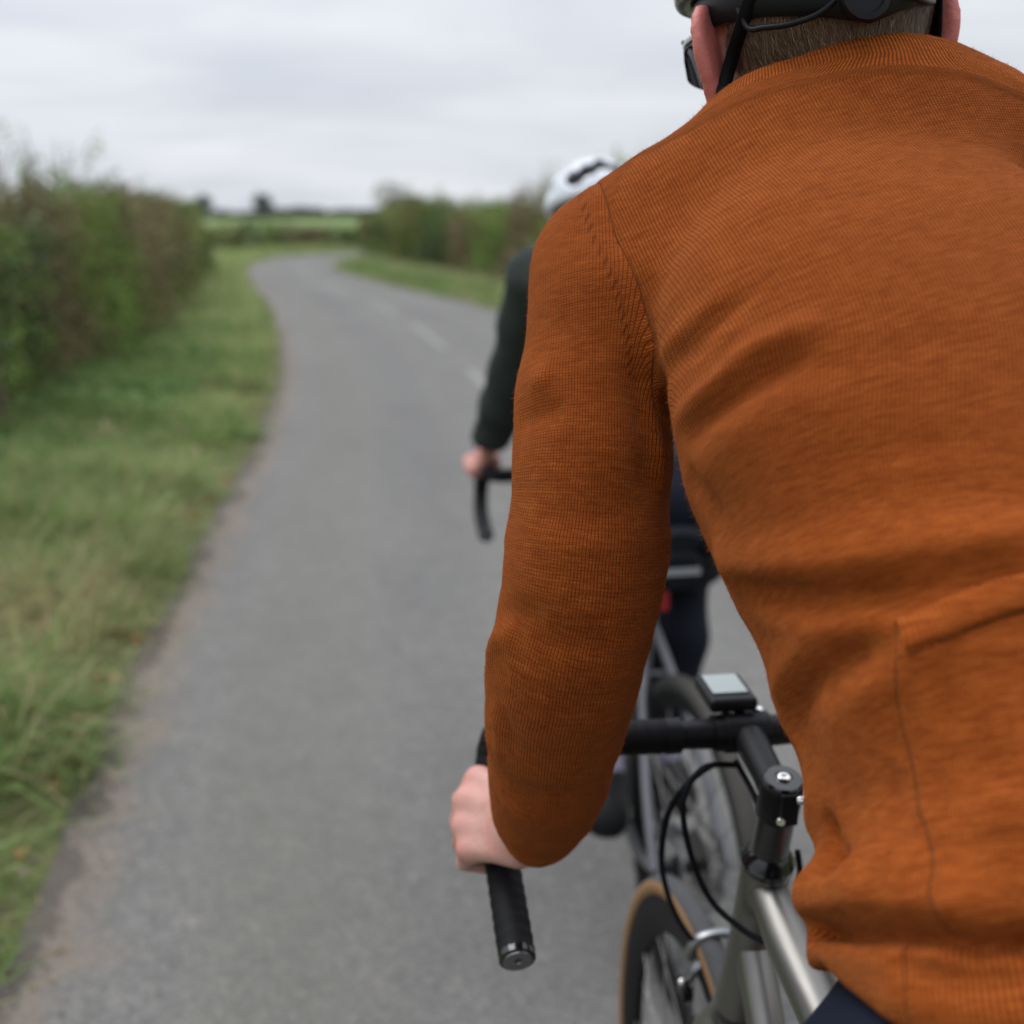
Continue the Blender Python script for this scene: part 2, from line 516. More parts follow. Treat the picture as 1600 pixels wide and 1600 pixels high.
idx = np.arange(len(V)).reshape(RV.shape[:2])
F4 = np.stack([idx[:-1, :-1], idx[:-1, 1:], idx[1:, 1:], idx[1:, :-1]], -1).reshape(-1, 4)
acr = np.minimum(t * wid, 5)
road = add('road', V, F4, m_asphalt(), attrs={'across': acr.ravel()})
tag(road, kind='structure')

def m_paint():
    m = M('worn_road_paint', rough=.7, spec=.3)
    w = m.sstep(m.noise(28, 5, .75), .47, .60)
    m.set('Base Color', m.mix(w, (.235, .232, .222), (.155, .151, .145)))
    return m.m
MP = m_paint()
def road_pt(y, u):
    ye = EDGE_L[:, 1]
    i = np.interp(y, ye[:np.searchsorted(ye, 46)], np.arange(np.searchsorted(ye, 46)))
    k = int(i); f = i - k
    L = EDGE_L[k] * (1 - f) + EDGE_L[k + 1] * f; Rr = EDGE_R[k] * (1 - f) + EDGE_R[k + 1] * f
    w = np.linalg.norm(Rr - L); c = .5
    return L + (Rr - L) * u, .035 * (1 - (2 * u - 1) ** 2), w
for (y0, y1) in [(-6, -3), (-1.5, 1.5), (4.1, 6.7), (8.2, 11.2), (13.0, 16.2), (18.0, 21.2), (23.2, 26.2), (28.5, 31.5), (34, 36.5)]:
    V = []; ns = 8
    for k in range(ns + 1):
        y = y0 + (y1 - y0) * k / ns
        for dx in (-.036, .036):
            p, z, w = road_pt(y, .51 + dx / 3.5)
            V.append((p[0], p[1], z + .004))
    F = [(2 * k, 2 * k + 1, 2 * k + 3, 2 * k + 2) for k in range(ns)]
    add('lane_marking', V, F, MP, road)

# ---- verge sheets: soft earth banks between road and hedges
def m_verge():
    m = M('verge_soil', rough=1, spec=.05)
    col = m.ramp(m.noise(6, 5, .7), [(.3, (.09, .08, .045)), (.5, (.11, .13, .05)), (.75, (.18, .155, .09))])
    m.set('Base Color', col); m.bump(m.noise(30, 4, .7), .7, .02)
    return m.m
MV = m_verge()
def verge_z(x, y, d):
    return (.006 + .055 * np.clip(d / .35, 0, 1) + .10 * np.clip((d - .5) / 1.4, 0, 1)
            + .02 * vnoise(np.stack([x, y, 0 * x], -1), 1.3, 2) * np.clip(d / .3, 0, 1) + .012 * vnoise(np.stack([x, y, 0 * x], -1), 5, 9) * np.clip(d / .15, 0, 1))
def verge(name, E, side, w, y0, y1):
    """strip from road edge outwards"""
    k = (E[:, 1] > y0) & (E[:, 1] < y1)
    P = crom(E[k], 4)
    T = np.gradient(P, axis=0); T /= np.linalg.norm(T, axis=1)[:, None]
    Nn = np.stack([-T[:, 1], T[:, 0]], 1) * (1 if side < 0 else -1)
    u = np.concatenate([[-.03], np.linspace(0, .4, 9)[1:], np.linspace(.4, w, 14)[1:]])
    G = P[:, None] + Nn[:, None] * u[None, :, None]
    d = np.broadcast_to(u, G.shape[:2])
    z = verge_z(G[..., 0], G[..., 1], d)
    z[:, 0] = -.01
    V = np.concatenate([G, z[..., None]], -1).reshape(-1, 3)
    idx = np.arange(len(V)).reshape(G.shape[:2])
    F4 = np.stack([idx[:-1, :-1], idx[1:, :-1], idx[1:, 1:], idx[:-1, 1:]], -1).reshape(-1, 4)
    if side > 0: F4 = F4[:, ::-1]
    o = add(name, V, F4, MV); tag(o, kind='structure')
    return P, Nn
PL, NL = verge('verge_left', EDGE_L, -1, 3.2, -4, 50)
PR, NR = verge('verge_right', EDGE_R, 1, 2.6, -4, 46)

# ---- grass: real blades
def m_leafy(name, stops, rough=.6, trans=.25, spec=.25):
    m = M(name, rough=rough, spec=spec)
    tcol = m.ramp(m.attr('tint'), stops)
    m.set('Base Color', tcol)
    tb = m.n('ShaderNodeBsdfTranslucent'); m.t.links.new(tcol, tb.inputs[0])
    mx = m.n('ShaderNodeMixShader'); mx.inputs[0].default_value = trans
    out = m.t.nodes['Material Output']
    m.t.links.new(m.b.outputs[0], mx.inputs[1]); m.t.links.new(tb.outputs[0], mx.inputs[2]); m.t.links.new(mx.outputs[0], out.inputs[0])
    return m.m
MAT_GRASS = m_leafy('grass_blades', [(.0, (.085, .145, .04)), (.35, (.165, .265, .075)), (.6, (.25, .355, .115)), (.78, (.37, .39, .18)), (.92, (.50, .42, .25)), (1, (.32, .20, .10))], trans=.42)
MAT_HERB = m_leafy('verge_herb_leaves', [(.0, (.075, .13, .04)), (.4, (.14, .23, .07)), (.8, (.20, .31, .10)), (1, (.28, .32, .13))], trans=.35)
MAT_DEAD = m_leafy('fallen_leaves', [(0, (.10, .05, .022)), (.5, (.22, .11, .04)), (1, (.33, .20, .08))], trans=.1)

def blades(P, h, w, lean, az, tint, bend=1.6):
    """P (n,3) roots -> 5-vertex curved blades"""
    n = len(P)
    d = np.stack([np.cos(az), np.sin(az)], 1)
    s = np.stack([-np.sin(az), np.cos(az)], 1)
    def pt(t, side):
        q = np.zeros((n, 3))
        q[:, :2] = P[:, :2] + d * (lean * h * t ** bend)[:, None] + s * (side * w * (1 - t * .45) * .5)[:, None]
        q[:, 2] = P[:, 2] + h * (t - .35 * lean * t * t)
        return q
    V = np.stack([pt(0, -1), pt(0, 1), pt(.55, -1), pt(.55, 1), pt(1, 0)], 1).reshape(-1, 3)
    b = (np.arange(n) * 5)[:, None]
    return V, [b + np.array([[0, 1, 3, 2]]), b + np.array([[2, 3, 4]])], np.repeat(tint, 5)

def scatter_strip(P, Nn, n, u0, u1, y0, y1, ex=1.0):
    ok = np.where((P[:, 1] > y0) & (P[:, 1] < y1))[0]
    seg = np.linalg.norm(np.diff(P[ok], axis=0), axis=1); cs = np.concatenate([[0], np.cumsum(seg)])
    r = rng.random(n) * cs[-1]
    i = np.clip(np.searchsorted(cs, r) - 1, 0, len(ok) - 2); f = (r - cs[i]) / seg[i]
    q = P[ok[i]] * (1 - f)[:, None] + P[ok[i + 1]] * f[:, None]
    u = u0 + (u1 - u0) * rng.random(n) ** ex
    x = q + Nn[ok[i]] * u[:, None]
    z = verge_z(x[:, 0], x[:, 1], u)
    return np.concatenate([x, z[:, None]], 1), u

def grass(name, P, Nn, zones, mat):
    Vs, Fq, Ft, Ts, off = [], [], [], [], 0
    for (n, u0, u1, y0, y1, h0, h1, w, green) in zones:
        Q, u = scatter_strip(P, Nn, n, u0, u1, y0, y1)
        cl = vnoise(Q * (1, 1, 0), 2.2, 11) * .55 + vnoise(Q * (1, 1, 0), 6, 12) * .55
        keep = rng.random(n) < np.clip(.75 + cl - .55 * (u < .16) * (1 + vnoise(Q, 4, 4)), .08, 1)
        Q, u, cl = Q[keep], u[keep], cl[keep]; n = len(Q)
        h = (h0 + (h1 - h0) * rng.random(n) ** 1.6) * np.clip(1 + .9 * cl, .35, 2) * np.clip(.45 + u / .35, .45, 1)
        az = rng.random(n) * 6.283 + 0
        # much of the long grass is swept along the lane
        swept = rng.random(n) < .5
        az = np.where(swept, rng.normal(-.5, .7, n), az)
        lean = np.clip(rng.normal(.95, .35, n), .15, 1.9)
        tint = np.clip(green + .28 * vnoise(Q * (1, 1, 0), 1.1, 21) + rng.normal(0, .14, n), 0, 1)
        tint = np.where(rng.random(n) < .13 + .12 * (vnoise(Q * (1, 1, 0), .9, 77) > .2), .90, tint)
        V, F, T = blades(Q, h, w * (.6 + .8 * rng.random(n)), lean, az, tint)
        Vs.append(V); Fq.append(F[0] + off); Ft.append(F[1] + off); Ts.append(T); off += len(V)
    o = add(name, np.concatenate(Vs), [np.concatenate(Fq), np.concatenate(Ft)], mat, attrs={'tint': np.concatenate(Ts)}, smooth=False)
    return o
o = grass('grass', PL, NL, [
    (40000, -.03, 1.9, 1.0, 6.5, .06, .26, .0075, .50),
    (9000, .15, 1.5, 1.2, 6.5, .22, .44, .006, .62),
    (2600, -.11, .12, 1.0, 12, .03, .11, .006, .55),
    (34000, -.02, 2.1, 6.5, 16, .05, .19, .012, .48),
    (24000, -.03, 3.0, 16, 48, .06, .20, .03, .48)], MAT_GRASS)
tag(o, 'long uneven verge grass between the left road edge and the hedge', 'grass', kind='stuff')
o = grass('grass', PR, NR, [
    (12000, .0, 1.6, 2, 12, .05, .14, .010, .28),
    (30000, .0, 1.3, 12, 45, .06, .15, .024, .26)], MAT_GRASS)
tag(o, 'bright green grass verge below the right hand hedge', 'grass', kind='stuff')

def leaf_cards(C, size, tint, nrm_bias=None, flat=0.0, aspect=.6):
    """pointed two-triangle-wide folded leaves at points C"""
    n = len(C)
    a = rng.normal(size=(n, 3)); a[:, 2] *= (1 - flat); a /= np.linalg.norm(a, axis=1)[:, None]
    b = rng.normal(size=(n, 3)); b -= (b * a).sum(1)[:, None] * a
    if flat: b[:, 2] *= (1 - flat * .5)
    b /= np.linalg.norm(b, axis=1)[:, None]
    c = np.cross(a, b)
    L = size[:, None]; Wd = L * aspect
    V = np.stack([C - a * L * .5, C + b * Wd * .5 + c * L * .12, C + a * L * .5, C - b * Wd * .5 + c * L * .12], 1).reshape(-1, 3)
    k = (np.arange(n) * 4)[:, None]
    return V, k + np.array([[0, 1, 2, 3]]), np.repeat(tint, 4)
# low broad-leaved herbs (nettle and dock) towards the hedge
Q, u = scatter_strip(PL, NL, 21000, .55, 1.9, 3.5, 15, .8)
cl = vnoise(Q * (1, 1, 0), 1.5, 31)
k = rng.random(len(Q)) < np.clip(.35 + cl * 1.1, .03, 1); Q = Q[k]
Q[:, 2] += rng.random(len(Q)) ** .8 * (.16 + .10 * vnoise(Q * (1, 1, 0), 2, 32))
V, F, T = leaf_cards(Q, .035 + .035 * rng.random(len(Q)), np.clip(.45 + .3 * rng.normal(size=len(Q)) * .6, 0, 1), flat=.6)
tag(add('verge_herbs', V, F, MAT_HERB, attrs={'tint': T}, smooth=False), 'low bright green nettles and dock growing in the left verge', 'weeds', kind='stuff')
Q, u = scatter_strip(PL, NL, 900, .02, 1.4, 1.5, 14, 1.2)
Q[:, 2] += .015 + .05 * rng.random(len(Q)) * (u > .2)
V, F, T = leaf_cards(Q, .03 + .035 * rng.random(len(Q)), rng.random(len(Q)), flat=.8, aspect=.7)
tag(add('fallen_leaves', V, F, MAT_DEAD, attrs={'tint': T}, smooth=False), 'brown autumn leaves lying in the left verge', 'leaves', kind='stuff')

# grit and crumbs of broken asphalt along the ragged edge
n = 5200
Q, u = scatter_strip(PL, NL, n, -.20, .10, .9, 16)
Q[:, 2] = np.where(u < 0, .006, .012); sz = .003 + .009 * rng.random(n) ** 3
tt_ = np.array([[1, 0, -.4], [-.5, .87, -.4], [-.5, -.87, -.4], [0, 0, .8]])
rot = rng.random(n) * 6.28; c_, s_ = np.cos(rot), np.sin(rot)
V = tt_[None] * sz[:, None, None] * (.7 + .6 * rng.random((n, 1, 3)))
V = np.stack([V[..., 0] * c_[:, None] - V[..., 1] * s_[:, None], V[..., 0] * s_[:, None] + V[..., 1] * c_[:, None], V[..., 2]], -1) + Q[:, None]
k = (np.arange(n) * 4)[:, None]
MG = M('road_grit', rough=.9); MG.set('Base Color', MG.ramp(MG.attr('tint'), [(0, (.05, .045, .04)), (.6, (.15, .13, .11)), (1, (.30, .26, .22))]))
tag(add('grit', V.reshape(-1, 3), np.concatenate([k + np.array([[0, 1, 3]]), k + np.array([[1, 2, 3]]), k + np.array([[2, 0, 3]])]), MG.m, attrs={'tint': np.repeat(rng.random(n), 4)}, smooth=False),
    'loose grit and crumbs of asphalt along the left road edge', 'grit', kind='stuff')

# ------------------------------------------------------------------ hedges: each shrub is a plant of its own
MAT_LEAF = {
    'dark': m_leafy('dark_hedge_leaves', [(0, (0.039, 0.057, 0.027)), (.5, (0.079, 0.114, 0.045)), (1, (0.150, 0.187, 0.068))]),
    'green': m_leafy('green_hedge_leaves', [(0, (0.072, 0.121, 0.030)), (.5, (0.167, 0.263, 0.058)), (1, (0.309, 0.416, 0.101))]),
    'brown': m_leafy('brown_hedge_leaves', [(0, (0.092, 0.069, 0.037)), (.45, (0.186, 0.134, 0.073)), (.8, (0.247, 0.195, 0.100)), (1, (0.186, 0.212, 0.071))], trans=.12),
    'olive': m_leafy('olive_hedge_leaves', [(0, (0.070, 0.073, 0.027)), (.5, (0.150, 0.155, 0.054)), (1, (0.264, 0.235, 0.090))]),
}
mt = M('hedge_bark', rough=.9); mt.set('Base Color', mt.ramp(mt.noise(25, 4), [(.3, (.06, .045, .035)), (.7, (.13, .10, .08))])); MAT_BARK = mt.m

def shrub(x, y, w, d, h, kind, n, ls, label, z0=.1, shoots=6, group='shrubs of the left hedge', name='hedge_shrub', cat='shrub'):
    r = empty(name, (x, y, z0))
    tag(r, label, cat, group)
    # leaf positions: shell-biased, lumped by noise, open at the outline
    u = rng.normal(size=(int(n * 1.9), 3)); u /= np.linalg.norm(u, axis=1)[:, None]
    rad_ = rng.random(len(u)) ** .30
    lump = 1 + .34 * vnoise(u, 2.2, int(x * 13 + y * 7) % 97 + 3) + .22 * vnoise(u, 5.5, 5) + .10 * vnoise(u, 12, 6)
    # boxy hedge profile
    su = np.sign(u) * np.abs(u) ** .74; su /= np.abs(su).max(1)[:, None] ** .30
    su[:, :2] *= (1 + .38 * np.clip(-u[:, 2:], 0, 1))
    P = su * (rad_ * lump)[:, None] * np.array((w / 2, d / 2, h * .52)) + (0, 0, h * .52)
    gap = vnoise(P + (x, y, 0), 3.2, 8) + .5 * vnoise(P + (x, y, 0), 8, 9)
    P = P[(gap > -.18) & (P[:, 2] > .02)][:n]
    tint = np.clip(.5 + .35 * vnoise(P + (x, y, 0), 2.4, 14) + rng.normal(0, .17, len(P)), 0, 1)
    # a shrub is laced with the growth of its neighbours: part of the leaves are of another kind
    oth = {'dark': 'green', 'green': 'olive', 'brown': 'olive', 'olive': 'green'}[kind]
    pick_ = vnoise(P + (x, y, 0), 1.9, 51) + .6 * vnoise(P + (x, y, 0), 5.5, 52) + rng.normal(0, .25, len(P)) > .34
    for sel, kk_ in ((~pick_, kind), (pick_, oth)):
        if sel.sum() < 20: continue
        V, F, T = leaf_cards(P[sel], ls * (.6 + .8 * rng.random(int(sel.sum()))), tint[sel])
        add('foliage', V, F, MAT_LEAF[kk_], r, attrs={'tint': T}, smooth=False)
    # stems and the shoots that stick out of the top
    mb = MB()
    shoots = shoots + 2
    for k in range(7 + shoots):
        a = rng.random() * 6.283; top = k >= 7
        b0 = np.array((rng.normal(0, w * .12), rng.normal(0, d * .12), -.05))
        e = np.array((math.cos(a) * w * .38 * rng.random(), math.sin(a) * d * .38 * rng.random(), h * (.75 + .2 * rng.random()) if not top else h * (1.02 + .22 * rng.random())))
        m1 = (b0 + e) / 2 + rng.normal(0, .06, 3)
        mb.tube(crom([b0, m1, e], 3), [.016 * (1 - .12 * i) for i in range(7)] if ls < .2 else .03, 5, cap=False)
        for q in range(3):
            s0 = m1 + (e - m1) * (.2 + .25 * q); s1 = s0 + np.clip(rng.normal(0, 1, 3), -1.3, 1.3) * (w * .12, d * .12, h * .07) + (0, 0, .06)
            mb.tube([s0, s1], [.006, .002], 4, cap=False)
        if top:
            pass
    mb.build('stem', MAT_BARK, r)
    if shoots:
        Q = []
        for k in range(shoots):
            c = np.array((rng.uniform(-.4, .4) * w, rng.uniform(-.3, .3) * d, h * .97)); L = h * rng.uniform(.06, .32) * (1.3 if shoots > 14 else 1)
            t_ = rng.random(26)
            Q.append(c + np.outer(t_, (rng.normal(0, .16), rng.normal(0, .16), L)) + rng.normal(0, .022, (26, 3)))
        Q = np.concatenate(Q)
        V, F, T = leaf_cards(Q, ls * .7 * (.6 + .6 * rng.random(len(Q))), rng.random(len(Q)))
        add('foliage', V, F, MAT_LEAF['green' if kind != 'brown' else 'olive'], r, attrs={'tint': T}, smooth=False)
    return r

LH = [  # y, width along the lane, height, kind, leaves, leaf size, shoots, label
    (4.2, 1.6, 1.73, 'dark', 7000, .045, 4, 'dark green hedge shrub nearest the camera on the left'),
    (5.7, 1.6, 1.71, 'olive', 7000, .045, 4, 'olive hedge shrub just outside the dark left end of the hedge'),
    (7.2, 1.7, 1.64, 'dark', 9500, .045, 8, 'dark grey-green hedge shrub at the left edge of the photo with tall shoots'),
    (8.6, 1.6, 1.53, 'dark', 9500, .045, 10, 'dark thorny hedge shrub behind the thin bare trunk'),
    (9.9, 1.5, 1.59, 'brown', 10500, .04, 3, 'reddish brown bare-looking hedge shrub left of the bright green one'),
    (11.4, 1.5, 1.71, 'green', 9500, .05, 7, 'bright green leafy shrub standing tallest in the left hedge'),
    (12.7, 1.4, 1.53, 'green', 7500, .05, 3, 'green ivy-covered shrub against the brown part of the left hedge'),
    (14.1, 1.7, 1.47, 'brown', 9000, .045, 2, 'dull brown hedge shrub right of the ivy-covered one'),
    (15.8, 1.8, 1.53, 'brown', 8000, .05, 2, 'rusty brown hedge shrub in the middle of the left hedge'),
    (17.7, 2.0, 1.57, 'olive', 6500, .06, 2, 'olive shrub where the left hedge turns from brown to green'),
    (19.8, 2.2, 1.47, 'brown', 5500, .07, 2, 'small brown shrub beyond the olive one in the left hedge'),
    (22.2, 2.6, 1.53, 'olive', 5000, .08, 2, 'olive green shrub in the far part of the left hedge'),
    (25.0, 3.0, 1.49, 'dark', 4500, .09, 2, 'dark shrub near the far end of the left hedge'),
    (28.4, 3.6, 1.45, 'olive', 4000, .10, 2, 'last but one olive shrub of the left hedge'),
    (32.2, 4.0, 1.35, 'brown', 3600, .11, 2, 'brownish shrub ending the left hedge by the bend')]
hx = lambda y: np.interp(y, [0, 8, 10.5, 14, 18, 23, 30, 34, 40], [-2.72, -2.72, -2.66, -2.72, -3.0, -3.4, -4.0, -4.7, -6.5])
for (y, w, h, kd, n, ls, sh, lb) in LH:
    shrub(float(hx(y)), y, 1.25, w * 1.18, h, kd, n, ls, lb, z0=.08, shoots=sh)
# the thin bare trunk at the foot of the hedge on the left border
tb = empty('sapling', (-2.21, 7.9, .1)); tag(tb, 'thin pale bare sapling trunk at the foot of the hedge on the left border', 'sapling')
MB().tube(crom([(0, 0, -.05), (.01, 0, .2), (-.02, .01, .5), (-.06, 0, .9), (-.12, .02, 1.3)], 4), [.036 - .0015 * i for i in range(17)], 8).build('trunk', M('pale_bark', rough=.9, color=(.24, .17, .12)).m, tb)
V, F, T = leaf_cards(rng.normal(0, .16, (500, 3)) + (-.1, 0, 1.25), .04 + .02 * rng.random(500), rng.random(500))
add('crown', V, F, MAT_LEAF['olive'], tb, attrs={'tint': T}, smooth=False)

RH = [  # x, y, along, height, kind, label
    (1.25, 44.0, 3.0, 1.30, 'olive', 'pale olive shrub at the tip of the right hedge by the bend'),
    (1.75, 41.0, 3.2, 1.50, 'dark', 'dark shrub second from the bend in the right hedge'),
    (2.05, 38.0, 3.2, 1.62, 'olive', 'olive shrub third from the bend in the right hedge'),
    (2.35, 35.2, 2.8, 1.78, 'olive', 'tallest straggly shrub in the right hedge near the bend'),
    (2.75, 32.4, 2.8, 1.52, 'dark', 'dark green shrub right of the tallest one in the right hedge'),
    (3.25, 29.6, 2.6, 1.50, 'brown', 'brown shrub in the middle of the right hedge'),
    (3.6, 27.0, 2.6, 1.62, 'green', 'green shrub between two brown ones in the right hedge'),
    (4.0, 24.5, 2.4, 1.70, 'brown', 'reddish shrub of the right hedge left of the second rider'),
    (4.35, 22.2, 2.3, 1.88, 'olive', 'olive shrub of the right hedge beside the second rider\'s helmet'),
    (4.65, 20.0, 2.3, 2.05, 'green', 'tall green shrub of the right hedge behind the second rider\'s shoulder'),
    (5.0, 17.8, 2.2, 1.85, 'dark', 'dark shrub of the right hedge hidden behind the second rider'),
    (5.1, 15.6, 2.2, 1.6, 'olive', 'olive shrub of the right hedge hidden behind the near rider'),
    (5.15, 13.4, 2.2, 1.6, 'brown', 'brown shrub of the right hedge hidden behind the near rider\'s back'),
    (5.15, 11.2, 2.2, 1.55, 'green', 'green shrub of the right hedge nearest the camera')]
for (x, y, w, h, kd, lb) in RH:
    shrub(x, y, 1.7, w * 1.15, h, kd, 5200, .075 if y < 30 else .095, lb, z0=.06, shoots=3 if h < 1.7 else 8, group='shrubs of the right hedge')
FH = [(-8.5, 50, 1.15, 'olive'), (-6.6, 49.6, 1.0, 'brown'), (-4.9, 49.2, .95, 'olive'), (-3.4, 49.4, 1.12, 'dark'), (-1.9, 50.2, .92, 'brown'), (-.4, 51.2, .90, 'dark'),
      (1.2, 52.2, .86, 'brown'), (2.8, 53.2, .95, 'brown'), (4.6, 54.4, .95, 'olive'), (6.6, 55.6, 1.0, 'dark')]
fl = ['leftmost low olive bush beyond the bend', 'low brown bush second from the left beyond the bend', 'pale olive bush left of the darkest round bush beyond the bend', 'darkest round bush beyond the bend',
      'brown bush right of the darkest round bush beyond the bend', 'small dark bush in the middle of the low hedge beyond the bend', 'flat brown bush right of the small dark bush beyond the bend',
      'rusty bush where the road disappears beyond the bend', 'olive bush behind the tip of the right hedge', 'dark bush hidden behind the right hedge beyond the bend']
for (x, y, h, kd), lb in zip(FH, fl):
    shrub(x, y, 2.3, 1.4, h, kd, 2600, .10, lb, z0=0, shoots=0, group='low bushes of the far hedge beyond the bend', cat='bush', name='hedge_bush')

# ------------------------------------------------------------------ trees and woods on the horizon
MAT_FAR = m_leafy('distant_foliage', [(0, (.028, .042, .034)), (.5, (.045, .06, .048)), (1, (.07, .085, .065))], trans=.1)
MAT_PALE = m_leafy('pale_distant_foliage', [(0, (.10, .10, .06)), (.5, (.15, .15, .09)), (1, (.22, .21, .13))], trans=.1)
def far_tree(x, y, h, w, label, n=1500, mat=None):
    r = empty('tree', (x, y, .2)); tag(r, label, 'tree', 'lone trees on the horizon')
    mb = MB(); mb.tube([(0, 0, -.3), (0, 0, h * .3), (.1, 0, h * .7)], [h * .04, h * .03, h * .01], 7)
    for a in range(5): mb.tube([(0, 0, h * .28), (math.cos(a * 1.25) * w * .3, math.sin(a * 1.25) * w * .3, h * .65)], [h * .018, h * .006], 5)
    mb.build('trunk', MAT_BARK, r)
    u = rng.normal(size=(n, 3)); u /= np.linalg.norm(u, axis=1)[:, None]
    P = u * (rng.random(n) ** .35 * (1 + .3 * vnoise(u, 2.1, int(abs(x)) + 3)))[:, None] * (w / 2, w / 2, h * .40) + (0, 0, h * .60)
    V, F, T = leaf_cards(P, h * .06 * (.6 + rng.random(n)), rng.random(n))
    add('crown', V, F, mat or MAT_FAR, r, attrs={'tint': T}, smooth=False)
def far_pos(px_, D): q = gnd(px_, 345); d = q[:2] / np.linalg.norm(q[:2]); return d * D
for px_, D, h, w, lb in [(412, 300, 6.0, 5.2, 'round dark tree standing alone on the horizon'), (320, 300, 5.6, 4.0, 'slim dark tree on the horizon at the end of the left wood'),
                         (300, 310, 4.6, 7, 'low tree beside the slim one on the horizon'), (612, 190, 6.2, 6.0, 'pale bare-topped tree rising behind the right hedge'),
                         (645, 195, 4.2, 6, 'smaller tree right of the pale one behind the right hedge')]:
    p = far_pos(px_, D); far_tree(p[0], p[1], h, w, lb, *((700, MAT_PALE) if 'pale' in lb and 'smaller' not in lb else ()))
def wood(pts, h, label, seed, n=5200, size=.9):
    pts = np.array(pts, float); t_ = rng.random(n) * (len(pts) - 1); i = np.clip(t_.astype(int), 0, len(pts) - 2); f = (t_ - i)[:, None]
    P = pts[i] * (1 - f) + pts[i + 1] * f
    top = h * (.62 + .45 * vnoise(np.stack([t_ * 0, t_ * 3.1, t_ * 0], 1), 1.7, seed))
    Z = rng.random(n) ** .7 * top
    C = np.stack([P[:, 0] + rng.normal(0, 1, n), P[:, 1] + rng.normal(0, 3.5, n), Z], 1)
    V, F, T = leaf_cards(C, size * (.6 + rng.random(n)), rng.random(n), aspect=.8)
    tag(add('distant_wood', V, F, MAT_FAR, attrs={'tint': T}, smooth=False), label, 'wood', kind='stuff')
def farline(x0, x1, D, k=6): return [tuple(far_pos(a, D)) for a in np.linspace(x0, x1, k)]
wood(farline(170, 322, 290), 4.6, 'dark line of woodland on the horizon left of the lone round tree', 3)
wood(farline(340, 480, 420), 2.9, 'thin far hedgerow on the horizon under the lone round tree', 4, 3500)
wood(farline(440, 760, 330), 3.6, 'dark line of woodland on the horizon right of the lone round tree', 5, 8000)
wood(farline(760, 1900, 330, 12), 4.0, 'dark woodland on the horizon behind the riders', 6, 9000)
wood(farline(-700, 160, 300, 12), 4.5, 'dark woodland on the horizon behind the left hedge', 7, 8000)
# ------------------------------------------------------------------ rider one: knitted jersey
JX = 0.38                                   # plane of the near bicycle and its rider
JC0 = np.array([JX, .50, .98]); JA = np.array([0, .637, .771]); JN = np.array([0, -.771, .637])
_s = [-0.05, 0.05, 0.1, 0.115, 0.126, 0.139, 0.153, 0.169, 0.182, 0.2, 0.222, 0.239, 0.256, 0.28, 0.3, 0.33, 0.365, 0.4, 0.43, 0.47, 0.53, 0.58, 0.63, 0.68, 0.75]
_a = [0.118, 0.125, 0.129, 0.126, 0.121, 0.124, 0.118, 0.112, 0.113, 0.113, 0.114, 0.12, 0.126, 0.129, 0.134, 0.147, 0.158, 0.166, 0.167, 0.167, 0.165, 0.145, 0.108, 0.084, 0.080]
_b = [0.1156, 0.1189, 0.1171, 0.1164, 0.1173, 0.1183, 0.1194, 0.1195, 0.1189, 0.118, 0.118, 0.118, 0.118, 0.118, 0.118, 0.118, 0.1179, 0.1173, 0.1166, 0.115, 0.11, 0.098, 0.08, 0.074, 0.073]
_c = [-0.008, 0.0027, 0.0074, 0.009, 0.0112, 0.0138, 0.0166, 0.0189, 0.0202, 0.022, 0.0253, 0.0278, 0.0301, 0.0333, 0.036, 0.038, 0.04, 0.04, 0.0392, 0.036, 0.028, 0.02, 0.016, 0.014, 0.01]
def _ip(s, v): return np.interp(s, _sf, v).astype(np.float32)
def _dense(v):
    q = crom(np.stack([_s, v], 1), 8); return q[:, 0], q[:, 1]
_sf, _af = _dense(_a); _bf = _dense(_b)[1]; _cf = _dense(_c)[1]
def torso_local(P):
    Q = P - JC0.astype(np.float32)
    return Q @ JA.astype(np.float32), Q[..., 0], Q @ JN.astype(np.float32)
def torso_sdf(P):
    s, x, n = torso_local(P)
    a, b, c = _ip(s, _af), _ip(s, _bf), _ip(s, _cf)
    e = 2.35
    k = (np.abs(x / a) ** e + np.abs((n - c) / b) ** e) ** (1 / e)
    d = (k - 1) * np.minimum(a, b) * .9
    return smax(smax(d, s - .716, .008), .100 - .6 * np.maximum(n, 0) - s, .006)

SL = [  # photograph x, y, half width and depth of the sleeve's axis
    (935, 425, 97, .945), (938, 500, 112, .935), (927, 620, 121, .925), (926, 720, 123, .915), (917, 850, 126, .915),
    (908, 930, 121, .92), (889, 1010, 118, .935), (877, 1065, 117, .96), (868, 1130, 108, .99),
    (859, 1200, 96, 1.03), (850, 1245, 84, 1.065), (838, 1280, 73, 1.095)]
sl_p = [np.array([.226, .939, 1.418])] + [at(x, y, z) for x, y, _, z in SL]
sl_r = [.057] + [(w - 7) * z / FPX for _, _, w, z in SL]
CUFF_C = at(812, 1283, 1.10)                 # cuff: plane through this point ...
CUFF_N = at(700, 1318, 1.16) - at(838, 1270, 1.09); CUFF_N /= np.linalg.norm(CUFF_N)   # ... facing the hand
def mir(p): q = np.array(p, float); q[0] = 2 * JX - q[0]; q[2] += .035 * min(max((q[2] - 1.1) / .3, 0), 1); return q
def sleeve_sdf(P, m=False):
    pp = [mir(p) for p in sl_p] if m else sl_p
    cc, nn = (mir(CUFF_C), CUFF_N * (-1, 1, 1)) if m else (CUFF_C, CUFF_N)
    d = cone_path(P, pp, sl_r, .02)
    e = pp[-1] + nn * .05
    d = smin(d, rcone(P, pp[-1], e, sl_r[-1] * .93, .034), .02)
    return smax(d, (P - cc.astype(np.float32)) @ nn.astype(np.float32), .006)
